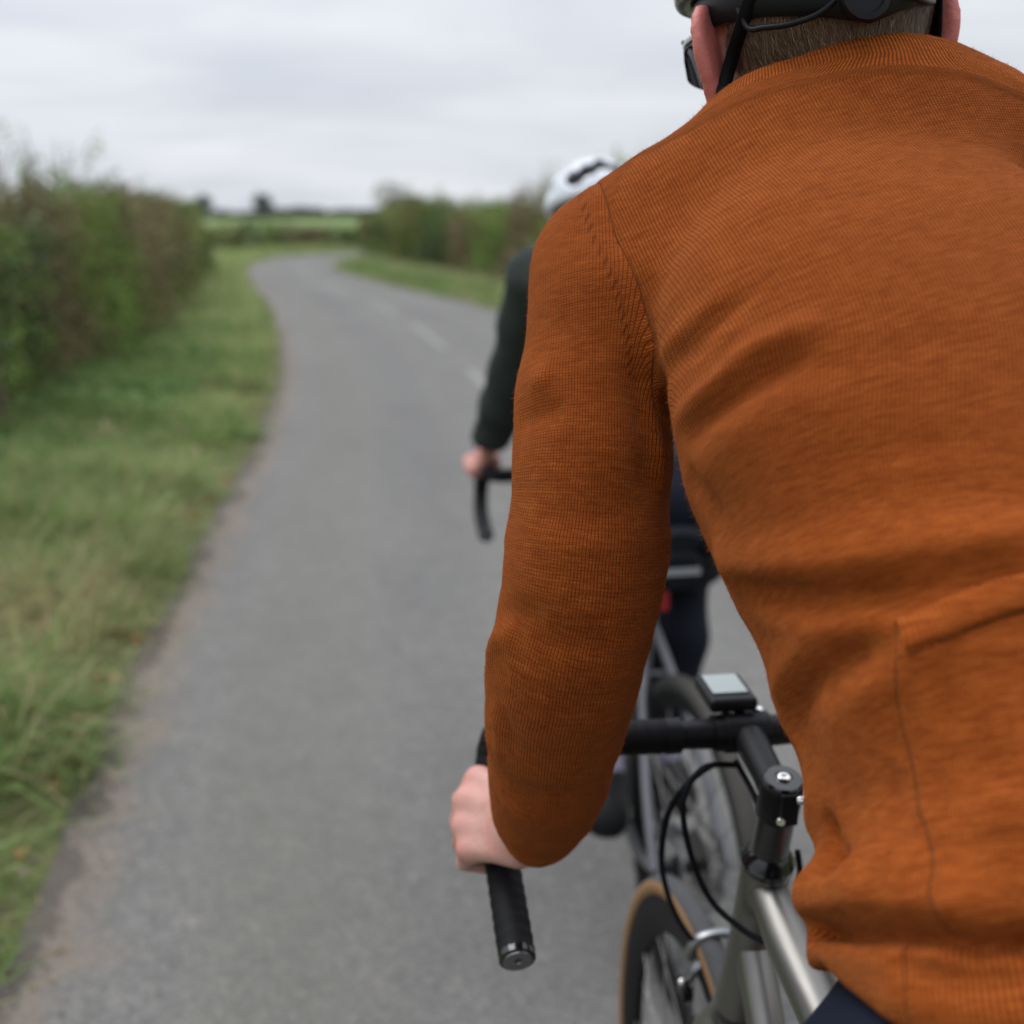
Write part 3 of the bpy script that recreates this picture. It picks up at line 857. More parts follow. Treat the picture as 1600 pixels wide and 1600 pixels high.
def shoulders_sdf(P):
    d = None
    for m in (0, 1):
        f = mir if m else (lambda q: np.array(q))
        up = np.array((0, 0, .048 if m else 0))       # the right shoulder is carried a little higher
        e = cone_path(P, [f((.36, .925, 1.505)) + up * .0, f((.315, .925, 1.490)) + up * .08, f((.268, .937, 1.462)) + up * .5, f((.236, .937, 1.420)) + up * .7], [.055, .058, .058, .058], .03)
        d = e if d is None else np.minimum(d, e)
    return d
def jersey_sdf(P):
    t = smin(torso_sdf(P), shoulders_sdf(P), .05)
    z = P[..., 2]
    k = .016 + .05 * np.clip((z - 1.33) / .1, 0, 1)
    k = k.astype(np.float32)
    d = smin(t, np.minimum(sleeve_sdf(P), sleeve_sdf(P, True)), k)
    return d

#CUT
def mir_pts(P):
    Q = P.copy(); m = Q[:, 0] > JX
    Q[m, 0] = 2 * JX - Q[m, 0]
    Q[m, 2] -= .035 * np.clip((Q[m, 2] - 1.1) / .3, 0, 1)
    return Q, m

JV, JF = surface_net(jersey_sdf, (-.02, .28, .84), (.80, 1.20, 1.64), .0036, relax=3)
JNm = vnormals(JV, JF)
if ((JV - JV.mean(0)) * JNm).sum() < 0: JF = JF[:, ::-1]; JNm = -JNm
_bv = BVHTree.FromPolygons(JV.tolist(), JF.tolist())
def on_jersey(x, y):
    d = at(x, y, 1) - _O
    h = _bv.ray_cast(Vector(_O), Vector(d).normalized())
    return None if h[0] is None else np.array(h[0])

def fold_field(V, pts, w, taper=True):
    """soft weight 0..1 around a 3-D polyline lying on the cloth"""
    Q = [on_jersey(*p) for p in pts]
    Q = [q for q in Q if q is not None]
    if len(Q) < 2: return np.zeros(len(V))
    C = crom(Q, 8)
    lo, hi = C.min(0) - 3.2 * w, C.max(0) + 3.2 * w
    k = np.where(((V > lo) & (V < hi)).all(1))[0]
    P = V[k]; best = np.full(len(k), 9.0); tb_ = np.zeros(len(k)); n = len(C) - 1
    for i in range(n):
        a, b = C[i], C[i + 1]; ba = b - a; L = ba @ ba + 1e-12
        t_ = np.clip(((P - a) @ ba) / L, 0, 1)
        d = np.linalg.norm(P - a - t_[:, None] * ba, axis=1)
        m = d < best; best[m] = d[m]; tb_[m] = (i + t_[m]) / n
    f = np.exp(-(best / w) ** 2)
    if taper: f *= np.clip(np.minimum(tb_, 1 - tb_) / .22, 0, 1) ** .6 * .85 + .15
    out = np.zeros(len(V)); out[k] = f
    return out
FOLDS = [  # polyline read off the photograph, width (m), height (m), fading ends
    # shoulder blade and armpit
    ([(1058, 668), (1112, 611), (1169, 557), (1225, 527), (1290, 505)], .0085, .0075, 1),
    ([(1041, 612), (1075, 548), (1124, 494), (1170, 462)], .0085, -.0050, 1),
    ([(1034, 560), (1075, 509), (1130, 462)], .007, .0035, 1),
    ([(1072, 690), (1112, 645), (1169, 606), (1215, 577), (1270, 560)], .0095, -.0075, 1),
    ([(1085, 745), (1140, 690), (1230, 630), (1330, 600)], .014, .0035, 1),
    ([(1075, 735), (1100, 775), (1130, 825)], .012, -.005, 1),
    ([(1130, 800), (1260, 740), (1400, 700), (1540, 690)], .012, -.0025, 1),
    ([(1150, 850), (1260, 800), (1400, 770), (1560, 770)], .012, -.0025, 1),
    ([(1200, 640), (1350, 560), (1540, 520)], .012, -.002, 1),
    ([(1120, 400), (1250, 330), (1400, 300)], .016, -.002, 1),
    # waist
    ([(1140, 880), (1200, 888), (1300, 884), (1400, 868), (1500, 852), (1600, 845)], .015, .0085, 0),
    ([(1160, 915), (1230, 928), (1300, 934), (1370, 930), (1410, 915)], .011, -.0105, 1),
    ([(1400, 925), (1480, 910), (1600, 880)], .012, -.005, 1),
    ([(1180, 965), (1260, 975), (1340, 975), (1395, 980)], .012, .0045, 1),
    ([(1238, 1150), (1238, 1115), (1250, 1082), (1280, 1055), (1325, 1028), (1385, 1004)], .0105, -.0125, 1),
    ([(1225, 1140), (1215, 1095), (1225, 1050), (1265, 1010)], .010, .004, 1),
    ([(1290, 1180), (1330, 1110), (1400, 1050), (1490, 1010)], .015, .0055, 1),
    ([(1420, 1055), (1465, 1035), (1500, 1010)], .008, -.0035, 1),
    ([(1310, 1262), (1360, 1240), (1430, 1238)], .012, -.0045, 1),
    ([(1380, 1150), (1400, 1190), (1500, 1200), (1600, 1190)], .018, -.003, 1),
    ([(1300, 1345), (1297, 1325), (1297, 1300), (1299, 1280)], .0075, -.0100, 1),
    ([(1290, 1346), (1300, 1347), (1330, 1345)], .009, -.012, 1),
    ([(1270, 1300), (1268, 1270), (1275, 1230)], .010, .004, 1),
    ([(1268, 1400), (1320, 1398), (1400, 1402), (1480, 1410)], .019, .0120, 0),
    ([(1540, 1400), (1600, 1395)], .02, .006, 0),
    ([(1278, 1450), (1330, 1455), (1400, 1457), (1470, 1465), (1525, 1478), (1600, 1470)], .0050, -.025, 0),
    ([(1430, 1490), (1500, 1490), (1600, 1490)], .008, .006, 1),
    ([(1400, 1500), (1500, 1520), (1600, 1528)], .010, -.006, 1),
    ([(1400, 1560), (1600, 1580)], .014, .004, 0),
    ([(1430, 1350), (1500, 1330), (1600, 1340)], .012, -.002, 1),
    # sleeve
    ([(803, 612), (830, 596), (860, 590)], .010, .0045, 1),
    ([(808, 664), (840, 650), (880, 645)], .009, -.0045, 1),
    ([(806, 690), (850, 700), (930, 720)], .012, -.002, 1),
    ([(990, 560), (1000, 630), (1010, 710), (1015, 780)], .011, -.0045, 1),
    ([(1022, 600), (1032, 690), (1036, 770)], .006, .0035, 1),
    ([(785, 965), (815, 958), (850, 960)], .009, -.0035, 1),
    ([(763, 1035), (775, 1005), (800, 985)], .009, .005, 1),
    ([(770, 1075), (790, 1120), (805, 1165)], .0045, -.0025, 1),
    ([(768, 1100), (778, 1150), (780, 1190)], .006, .0025, 1),
    ([(835, 985), (900, 1010), (960, 1000)], .014, -.003, 1),
    ([(850, 1080), (900, 1100), (950, 1085)], .013, -.0025, 1),
    ([(785, 1250), (810, 1270), (860, 1300)], .008, .0022, 1),
    ([(795, 1225), (840, 1240), (900, 1235)], .010, -.0025, 1),
    ([(840, 800), (900, 815), (1000, 790)], .014, -.002, 1)]
JS, JXl, JNl = torso_local(JV.astype(np.float32))
disp = np.zeros(len(JV))
for pts, w, a_, tp in FOLDS: disp += a_ * fold_field(JV, pts, w, tp)
_tor = torso_sdf(JV.astype(np.float32)); _sl = np.minimum(sleeve_sdf(JV.astype(np.float32)), sleeve_sdf(JV.astype(np.float32), True))
# gentle unevenness of the cloth, stretched across the back
_cr = 1 - np.abs(vnoise(np.stack([JV[:, 0] * .55, JV[:, 1] * .8, JV[:, 2] * 1.3], 1), 34, 61)); _cr = np.clip((_cr - .80) / .20, 0, 1) ** 1.5
_wst = np.clip((.34 - JS) / .08, 0, 1) * np.clip((JS - .12) / .03, 0, 1) * (np.abs(JXl) < .16) + .8 * ((JV[:, 0] < .235) & (JV[:, 2] < 1.24))
disp += .0022 * _cr * _wst
disp += .0011 * vnoise(np.stack([JV[:, 0] * .45, JV[:, 1], JV[:, 2]], 1), 26, 41) + .0004 * vnoise(JV, 70, 42)
# hidden far side gets folds too
farside = JXl > .08
disp += np.where(farside & (JS < .3), .006 * np.sin(JS * 95 + 3 * JNl * 10) * np.clip((JXl - .08) / .05, 0, 1), 0)
JV = JV + JNm * disp[:, None]
JV = smooth_mesh(JV, JF, 3)

# --- cloth coordinates
MP_, ism = mir_pts(JV)
xs_z = np.array([1.20, 1.27, 1.30, 1.339, 1.380, 1.418, 1.453, 1.490, 1.525, 1.60])
xs_x = np.array([.236, .234, .227, .219, .2145, .2065, .1950, .1925, .200, .215])
sd_a = np.interp(MP_[:, 2], xs_z, xs_x) - MP_[:, 0]
sd_b = _tor - _sl
wz = np.clip((MP_[:, 2] - 1.285) / .03, 0, 1)
_tor = np.minimum(_tor, shoulders_sdf(JV.astype(np.float32)) + .012)
sd_b = _tor - _sl
seam = np.minimum(sd_a, sd_b + .05 * np.clip((MP_[:, 2] - 1.345) / .06, 0, 1)) * wz + sd_b * (1 - wz)   # > 0 on the sleeve
th = np.arctan2(JXl / .15, (JNl - np.interp(JS, _sf, _cf)) / .115)
# the back panel is knitted on the bias towards the shoulders
_g = np.clip(JS - .30, 0, .36)
_w = np.clip((JS - .34) / .14, 0, 1); _w = _w * _w * (3 - 2 * _w)
_w = _w * np.clip((JNl + .02) / .03, 0, 1)
# flat panel axes over the left shoulder blade: the wales run down and towards the spine
_pn = np.array([-.28, -.86, .42]); _pn /= np.linalg.norm(_pn)
_wd = _R * .36 - _U * .93; _wd = _wd - _pn * (_wd @ _pn); _wd /= np.linalg.norm(_wd)
_ud = np.cross(_wd, _pn); _ud *= np.sign(_ud[0])
_pc = np.array([.30, .72, 1.40]); _pl = torso_local(_pc[None].astype(np.float32))
_u0 = float(np.arctan2(_pl[1][0] / .15, (_pl[2][0] - .03) / .115) * .150)
_up, _vp = (JV - _pc) @ _ud + _u0, -(JV - _pc) @ _wd + float(_pl[0][0])
_w = _w * np.clip((.700 - JS) / .02, 0, 1)
tor_c = np.stack([th * .150 * (1 - _w) + _up * _w, JS * (1 - _w) + _vp * _w, seam], 1)
# sleeve axis coordinates
ax = np.array(sl_p[3:] + [sl_p[-1] + CUFF_N * .05]); ax[0] += (ax[0] - ax[1]) * 1.5; ax = crom(ax, 8)
best = np.full(len(JV), 9.); ta = np.zeros(len(JV)); ca = np.zeros((len(JV), 3)); da = np.zeros((len(JV), 3)); acc_ = 0
for i in range(len(ax) - 1):
    a, b = ax[i], ax[i + 1]; L = np.linalg.norm(b - a)
    t_ = ((MP_ - a) @ (b - a)) / L ** 2
    if i > 0: t_ = np.maximum(t_, 0)
    if i < len(ax) - 2: t_ = np.minimum(t_, 1)
    c_ = a + t_[:, None] * (b - a); d = np.linalg.norm(MP_ - c_, axis=1); m = d < best
    best[m] = d[m]; ta[m] = acc_ + t_[m] * L; ca[m] = c_[m]; acc_ += L
rv = MP_ - ca
e1 = np.array([1., 0, 0]); e2 = np.array([0, 1., .25]); e2 /= np.linalg.norm(e2)
an = np.arctan2(rv @ e1, -(rv @ e2))
sl_c = np.stack([an * .058, ta, MP_[:, 2]], 1)
pk_c = np.stack([np.abs(JXl), JS, JNl], 1)
# pocket: a second layer of cloth, 2.2 mm proud
def sst(x, a, b): t_ = np.clip((x - a) / (b - a), 0, 1); return t_ * t_ * (3 - 2 * t_)
pk_top = .259 + .012 * sst(-np.abs(JXl), -.10, -.03)
pk = sst(-np.abs(JXl), -.0955, -.0925) * sst(-JS, -pk_top - .0022, -pk_top + .0012) * sst(JS, .100, .118) * (JNl > 0)
JNm = vnormals(JV, JF)
off = .0020 * pk * sst(-seam, 0, .004) - .0010 * np.exp(-(seam / .0022) ** 2) * (np.abs(seam) < .01)
band = pk * sst(JS - pk_top, -.0165, -.0150)               # turned welt along the pocket mouth
off += .0002 * band + .0009 * np.exp(-((JS - .684) / .0035) ** 2) * (seam < -.02)
hemb = sst(-JS, -.118, -.112)
JV = JV + JNm * off[:, None]

def m_knit():
    m = M('rust_orange_wool', rough=.92, spec=.05)
    def comp(attr):
        a = m.n('ShaderNodeAttribute'); a.attribute_name = attr
        s_ = m.n('ShaderNodeSeparateXYZ'); m.t.links.new(a.outputs['Vector'], s_.inputs[0])
        return s_.outputs
    T, S, K = comp('knit_body'), comp('knit_sleeve'), comp('knit_panel')
    seam = T[2]
    wob = m.math('MULTIPLY', m.math('SUBTRACT', m.noise(55, 2, .5), .5), .0016)
    def stitch(u, v, pw, pc):
        U = m.math('DIVIDE', m.math('ADD', u, wob), pw); Vv = m.math('DIVIDE', m.math('ADD', v, m.math('MULTIPLY', wob, .8)), pc)
        f = m.math('SUBTRACT', m.math('FRACT', U), .5); au = m.math('ABSOLUTE', f)
        wale = m.math('SUBTRACT', 1.0, m.math('POWER', m.math('MULTIPLY', au, 2.0), 2.6))          # round rib, sharp groove
        vv = m.math('ADD', Vv, m.math('MULTIPLY', au, 1.15))
        loop = m.math('ADD', .5, m.math('MULTIPLY', m.math('SINE', m.math('MULTIPLY', vv, 6.28318)), .5))
        mid = m.math('SUBTRACT', 1.0, m.sstep(au, .0, .14))
        h = m.math('MULTIPLY', wale, m.math('ADD', .55, m.math('MULTIPLY', loop, .45)))
        h = m.math('SUBTRACT', h, m.math('MULTIPLY', mid, .22))
        return h, wale, loop
    h1, w1, l1 = stitch(T[0], T[1], .00245, .0020)
    h2, w2, l2 = stitch(S[0], S[1], .00255, .0021)
    is_sl = m.math('GREATER_THAN', seam, 0.0)
    def pick(a, b):
        return m.math('ADD', m.math('MULTIPLY', b, is_sl), m.math('MULTIPLY', a, m.math('SUBTRACT', 1.0, is_sl)))
    # hem, cuff and collar are ribbed 1x1
    U = m.math('FRACT', m.math('DIVIDE', T[0], .0038)); rib = m.math('SUBTRACT', 1.0, m.math('POWER', m.math('ABSOLUTE', m.math('SUBTRACT', m.math('MULTIPLY', U, 2), 1)), 1.6))
    U2 = m.math('FRACT', m.math('DIVIDE', S[0], .0033)); rib2 = m.math('SUBTRACT', 1.0, m.math('POWER', m.math('ABSOLUTE', m.math('SUBTRACT', m.math('MULTIPLY', U2, 2), 1)), 1.6))
    crease = m.math('SUBTRACT', .119, m.math('MULTIPLY', K[2], .20))
    low = m.math('LESS_THAN', K[1], crease)
    neck = m.math('GREATER_THAN', K[1], .688)
    isrib = m.math('MAXIMUM', low, neck)
    hb = m.math('ADD', m.math('MULTIPLY', m.math('MULTIPLY', rib, 1.25), isrib), m.math('MULTIPLY', h1, m.math('SUBTRACT', 1.0, isrib)))
    iscuff = m.math('GREATER_THAN', S[1], float(acc_) - .062)
    hs = m.math('ADD', m.math('MULTIPLY', rib2, iscuff), m.math('MULTIPLY', h2, m.math('SUBTRACT', 1.0, iscuff)))
    h = pick(hb, hs)
    # felted, brushed cloth lower down where the stitches blur
    felt = m.math('MULTIPLY', m.sstep(K[1], .40, .28), m.math('SUBTRACT', 1.0, is_sl))
    felt = m.math('MULTIPLY', felt, m.math('SUBTRACT', 1.0, isrib))
    soft = m.math('SUBTRACT', 1.0, m.math('MULTIPLY', felt, .40))
    # lines: armhole seam, pocket seam and mouth, shaping marks along the sleeve head
    def line(x, at_, w): return m.math('SUBTRACT', 1.0, m.sstep(m.math('ABSOLUTE', m.math('SUBTRACT', x, at_)), w * .35, w))
    armh = m.math('MULTIPLY', line(seam, 0.0, .0009), m.math('GREATER_THAN', S[2], 1.330))
    pside = m.math('MULTIPLY', line(K[0], .0938, .0009), m.math('MULTIPLY', m.math('LESS_THAN', K[1], .262), m.math('GREATER_THAN', K[1], .105)))
    ptop = m.math('ADD', .259, m.math('MULTIPLY', m.sstep(K[0], .10, .03), .012))
    inx = m.math('MULTIPLY', m.math('LESS_THAN', K[0], .0925), m.math('MULTIPLY', m.math('GREATER_THAN', K[2], .0), m.math('LESS_THAN', seam, -.03)))
    pst = m.math('MULTIPLY', line(m.math('SUBTRACT', K[1], ptop), -.0168, .0011), inx)
    pmo = m.math('MULTIPLY', line(m.math('SUBTRACT', K[1], ptop), .0012, .0008), inx)
    pst = m.math('MULTIPLY', pst, m.sstep(m.noise(260, 2, .5), .38, .5))
    zz = m.math('FRACT', m.math('ADD', m.math('DIVIDE', S[2], .0078), m.math('MULTIPLY', seam, 170.0)))
    mark = m.math('MULTIPLY', line(zz, .5, .30), line(seam, .0150, .0034))
    mark = m.math('MULTIPLY', mark, m.math('MULTIPLY', m.math('GREATER_THAN', S[2], 1.352), m.math('LESS_THAN', S[2], 1.492)))
    hemseam = m.math('MULTIPLY', line(K[0], .1115, .0008), low)
    lines = m.math('MAXIMUM', m.math('MAXIMUM', armh, pside), m.math('MAXIMUM', pst, m.math('MULTIPLY', pmo, .5)))
    lines = m.math('MAXIMUM', lines, m.math('MULTIPLY', hemseam, .7))
    htot = m.math('SUBTRACT', m.math('MULTIPLY', h, soft), m.math('MULTIPLY', lines, 1.6))
    htot = m.math('SUBTRACT', htot, m.math('MULTIPLY', mark, 1.5))
    fuzz = m.noise(900, 2, .6)
    htot = m.math('ADD', htot, m.math('MULTIPLY', fuzz, .35))
    m.bump(htot, .85, .0011)
    # colour: melange yarn, streaks running along the courses, groove shade painted dark between the loops
    cmbv = m.n('ShaderNodeCombineXYZ')
    m.lk(m.math('MULTIPLY', pick(T[0], S[0]), 55.0), cmbv.inputs[0]); m.lk(m.math('MULTIPLY', pick(T[1], S[1]), 300.0), cmbv.inputs[1]); m.lk(is_sl, cmbv.inputs[2])
    st = m.noise(1.0, 3, .6, vec=cmbv.outputs[0])
    cmb2 = m.n('ShaderNodeCombineXYZ')
    m.lk(m.math('MULTIPLY', pick(T[0], S[0]), 160.0), cmb2.inputs[0]); m.lk(m.math('MULTIPLY', pick(T[1], S[1]), 800.0), cmb2.inputs[1])
    st2 = m.noise(1.0, 2, .6, vec=cmb2.outputs[0])
    big = m.noise(14, 4, .6)
    base = m.ramp(st, [(.28, (.245, .054, .0090)), (.5, (.350, .083, .0150)), (.72, (.440, .118, .024))])
    base = m.mix(m.math('MULTIPLY', m.sstep(st2, .54, .72), .68), base, (.24, .047, .010))
    base = m.mix(m.math('MULTIPLY', m.sstep(st2, .42, .25), .30), base, (.60, .185, .045))
    grain = m.noise(420, 3, .7)
    base = m.mix(m.math('MULTIPLY', m.sstep(grain, .5, .72), .38), base, (.17, .033, .006))
    base = m.mix(m.math('MULTIPLY', m.sstep(big, .5, .75), .22), base, (.34, .078, .014))
    gap_shade = m.math('MULTIPLY', m.math('MULTIPLY', m.math('SUBTRACT', 1.0, m.math('MINIMUM', h, 1.0)), soft), .88)  # occlusion of stitch gaps and rib grooves, put into the base colour
    base = m.mix(gap_shade, base, (.100, .018, .004))
    base = m.mix(m.math('MULTIPLY', lines, .5), base, (.085, .019, .006))
    base = m.mix(m.math('MULTIPLY', mark, .55), base, (.14, .03, .008))
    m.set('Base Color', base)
    m.set('Sheen Weight', .16); m.set('Sheen Roughness', .40); m.set('Sheen Tint', (1.0, .48, .20, 1))
    m.set('Roughness', .95)
    return m.m
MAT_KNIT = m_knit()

p1 = empty('person', (JX, .585, 0))
tag(p1, 'near cyclist in a rust orange knitted jersey, black helmet and navy shorts, seen from behind', 'person')
def addw(name, V, F, mat, root, **k):
    """child mesh whose vertices are given in world coordinates"""
    R_ = Matrix.LocRotScale(root.location, root.rotation_euler.to_quaternion(), (1, 1, 1)).inverted()
    A = np.array(R_)
    return add(name, np.asarray(V) @ A[:3, :3].T + A[:3, 3], F, mat, root, **k)
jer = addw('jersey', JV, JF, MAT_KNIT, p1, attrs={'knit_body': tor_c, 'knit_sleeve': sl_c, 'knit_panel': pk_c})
# short wool fibres standing off the cloth
def wool_fuzz(V, F, N, n, L):
    k = rng.integers(0, len(F), n); a = rng.random((n, 2))
    q = F[k]; P = V[q[:, 0]] * ((1 - a[:, :1]) * (1 - a[:, 1:])) + V[q[:, 1]] * (a[:, :1] * (1 - a[:, 1:])) + V[q[:, 2]] * (a[:, :1] * a[:, 1:]) + V[q[:, 3]] * ((1 - a[:, :1]) * a[:, 1:])
    Nn = N[q[:, 0]]
    d = Nn * .55 + rng.normal(0, .55, (n, 3)); d /= np.linalg.norm(d, axis=1)[:, None]
    l = (L * (.35 + 1.3 * rng.random(n) ** 2.2))[:, None]; w = .00007
    s_ = np.cross(d, rng.normal(size=(n, 3))); s_ /= np.linalg.norm(s_, axis=1)[:, None]
    mid = P + d * l * .55 + rng.normal(0, .12, (n, 3)) * l
    d2 = d + rng.normal(0, .7, (n, 3))
    tip = mid + d2 * l * .45
    Vv = np.stack([P - s_ * w, P + s_ * w, mid - s_ * w * .8, mid + s_ * w * .8, tip], 1).reshape(-1, 3)
    b = (np.arange(n) * 5)[:, None]
    return Vv, [b + np.array([[0, 1, 3, 2]]), b + np.array([[2, 3, 4]])]
MAT_FUZZ = M('loose_wool_fibre', rough=.9, color=(.42, .12, .03), spec=.1).m
_vis = (JNm * (_O - JV)).sum(1) > -.12
fk = JF[_vis[JF].all(1)]
V, F = wool_fuzz(JV, fk, vnormals(JV, JF), 90000, .0022)
fz = addw('jersey_fuzz', V, F, MAT_FUZZ, p1, smooth=False); tag(fz, kind='stuff')

# pocket mouth: a turned welt of its own, standing off the back
_jb = BVHTree.FromPolygons(JV.tolist(), JF.tolist())
def on_back(x, s_):
    o_ = JC0 + JA * s_ + JN * .5 + (x, 0, 0)
    h_ = _jb.ray_cast(Vector(o_), Vector(-JN))
    return np.array(h_[0]), np.array(h_[1])
def welt():
    xs_ = np.linspace(-.0945, .0945, 110); prof = [(-.0172, -.0004), (-.0168, .0018), (-.0150, .0030), (-.0100, .0032), (-.0050, .0034), (-.0010, .0038), (.0008, .0034), (.0014, .0018), (.0012, -.0006)]
    V, K = [], []
    for x in xs_:
        top = .2605 + .012 * float(sst(-abs(x), -.10, -.03))
        for ds, h_ in prof:
            p, n_ = on_back(x, top + ds)
            sag = .0016 * math.exp(-((abs(x) - .05) / .03) ** 2)
            V.append(p + JN * .35 * (h_ + sag) + n_ * .65 * (h_ + sag)); K.append((x, top + ds))
    m_ = len(prof); F = [(i * m_ + j, (i + 1) * m_ + j, (i + 1) * m_ + j + 1, i * m_ + j + 1) for i in range(len(xs_) - 1) for j in range(m_ - 1)]
    K = np.array(K)
    return np.array(V), np.array(F), K
V, F, K = welt()
Nw = vnormals(V, F)
if (Nw @ JN).sum() < 0: F = F[:, ::-1]
kb = np.stack([K[:, 0] * 1.0, K[:, 1], np.full(len(K), -.2)], 1)
pkc = np.stack([np.full(len(K), .02), K[:, 1], np.full(len(K), -.5)], 1)
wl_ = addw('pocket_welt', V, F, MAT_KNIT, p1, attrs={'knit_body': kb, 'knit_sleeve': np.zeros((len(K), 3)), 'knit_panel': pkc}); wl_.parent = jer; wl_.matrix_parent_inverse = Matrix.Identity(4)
# ------------------------------------------------------------------ bicycles
def metal(name, col, rough, met=1.0, **k): return M(name, rough=rough, color=col, metallic=met, **k).m
def m_ti():
    m = M('brushed_titanium', rough=.34, color=(.30, .29, .275), metallic=1.0)
    n_ = m.noise(60, 3, .6, stretch=(1, .15, 1)); m.set('Roughness', m.math('ADD', m.math('MULTIPLY', n_, .2), .33))
    m.set('Base Color', m.mix(m.noise(5, 3), (.205, .20, .19), (.27, .262, .25)))
    return m.m
MT = dict(
    ti=m_ti(),
    black=M('satin_black_alloy', rough=.42, color=(.008, .008, .010), spec=.18).m,
    gloss=M('gloss_black', rough=.16, color=(.006, .006, .007), spec=.5, Coat_Weight=.4).m,
    steel=metal('bolt_steel', (.72, .71, .70), .22),
    alu=metal('polished_alloy', (.24, .245, .26), .36),
    chain=metal('chain_steel', (.20, .19, .18), .38),
    lead=metal('grey_painted_steel', (.16, .16, .175), .42, .6),
    rim=M('carbon_rim', rough=.55, color=(.007, .007, .008), spec=.15).m,
    tan=M('tan_sidewall', rough=.8, color=(.23, .132, .062), spec=.2).m,
    blackwall=M('black_sidewall', rough=.8, color=(.035, .034, .034), spec=.2).m,
    screen=M('computer_screen', rough=.12, color=(.30, .345, .34), spec=.6).m,
    red=M('red_lens', rough=.2, color=(.33, .005, .008), spec=.5, Emission_Strength=.0).m,
    reflect=M('reflective_strip', rough=.35, color=(.30, .31, .33), metallic=.4).m,
    nylon=M('black_nylon', rough=.85, color=(.009, .010, .013), spec=.1).m)
def m_tread(name, c0, c1):
    m = M(name, rough=.75, spec=.15); m.set('Base Color', m.mix(m.noise(40, 4, .7), c0, c1))
    m.bump(m.noise(500, 2), .3, .001); return m.m
MT['tread'] = m_tread('rubber_tread', (.05, .052, .056), (.085, .085, .088))
MT['mudtread'] = m_tread('dusty_rubber_tread', (.035, .034, .033), (.075, .068, .060))
def m_tape():
    m = M('bar_tape', rough=.62, color=(.007, .007, .009), spec=.14)
    m.bump(m.noise(700, 2, .6), .35, .0006); return m.m
MT['tape'] = m_tape()

def child(name, mb, mat, parent, **k): return mb.build(name, mat, parent, **k)

def make_wheel(root, y, R, W, side, tread, rimh=.032, cassette=False, disc=False, turn=0.0):
    """wheel thing-part: tyre, rim, spokes, hub as sub-parts; R outer radius"""
    c = (0, y, R)
    e = bpy.data.objects.new('wheel', None); COL.objects.link(e); e.parent = root; e.location = c; e.rotation_euler = (0, 0, turn)
    o = (0, 0, 0); X = (1, 0, 0)
    rt = W / 2
    Rc = R - rt
    n = 96
    def arc(a0, a1, k, r=1.0): return [(rt * r * math.sin(a), Rc + rt * r * math.cos(a)) for a in np.linspace(a0, a1, k)]
    tr = arc(-1.05, 1.05, 11)
    prof = [(h, r_) for h, r_ in tr] + [(h * .9, r_ - .002) for h, r_ in reversed(tr)]
    t = MB().lathe(o, X, prof, n, closed=True).build('tyre', tread, e, sharp=70)
    for s_ in (-1, 1):
        sw = [(s_ * rt * math.sin(a) * 1.004, Rc + rt * math.cos(a)) for a in np.linspace(1.02, 2.35, 8)]
        prof = sw + [(h * .88, r_) for h, r_ in reversed(sw)]
        MB().lathe(o, X, prof, n, closed=True).build('sidewall', side, e, sharp=70)
    ri = Rc - rt * .75; w2 = rt * .80
    prof = [(-w2, ri + .004), (-w2 * 1.02, ri - .010), (-w2 * .85, ri - rimh * .6), (-.004, ri - rimh), (.004, ri - rimh), (w2 * .85, ri - rimh * .6), (w2 * 1.02, ri - .010), (w2, ri + .004), (w2 * .7, ri + .002), (-w2 * .7, ri + .002)]
    MB().lathe(o, X, prof, n, closed=True).build('rim', MT['rim'], e, sharp=50)
    sp = MB(); ns = 24
    for k in range(ns):
        a = 2 * math.pi * k / ns; s_ = 1 if k % 2 else -1
        b = a + (.55 if (k // 2) % 2 else -.55)
        p0_ = (s_ * .028, .020 * math.cos(b), .020 * math.sin(b)); p1_ = (s_ * .003, (ri - rimh) * math.cos(a), (ri - rimh) * math.sin(a))
        sp.tube([p0_, p1_], .0011, 5, cap=False)
    sp.build('spokes', MT['chain'], e)
    hb = MB().lathe(o, X, [(-.05, .006), (-.048, .009), (-.034, .010), (-.031, .023), (-.027, .023), (-.024, .011), (.024, .011), (.027, .023), (.031, .023), (.034, .010), (.048, .009), (.05, .006)], 20)
    hb.build('hub', MT['black'], e)
    vs = MB().cyl((0, 0, -(ri - rimh)), (0, 0, -(ri - rimh) + .035), .003, 6); vs.build('valve', MT['steel'], e)
    if cassette:
        cs = MB()
        for k in range(10):
            r0 = .026 + .0042 * k; xx = .046 - k * .0036; nt_ = 12 + 2 * k
            ang = np.arange(nt_ * 2) * math.pi / nt_
            rr = np.where(np.arange(nt_ * 2) % 2, r0, r0 + .004)
            a_ = np.stack([np.full(len(ang), xx), rr * np.cos(ang), rr * np.sin(ang)], 1); b_ = a_ + (.0016, 0, 0)
            m_ = len(ang); F_ = [tuple(range(m_)), tuple(range(2 * m_ - 1, m_ - 1, -1))] + [(i, m_ + i, m_ + (i + 1) % m_, (i + 1) % m_) for i in range(m_)]
            cs.put(np.concatenate([a_, b_]), F_)
        cs.build('cassette', MT['chain'], e, smooth=False)
    if disc:
        MB().lathe((-.036, 0, 0), X, [(0, .070), (.0018, .070), (.0018, .052), (0, .052)], 40, closed=True).build('brake_rotor', MT['alu'], e)
    return e

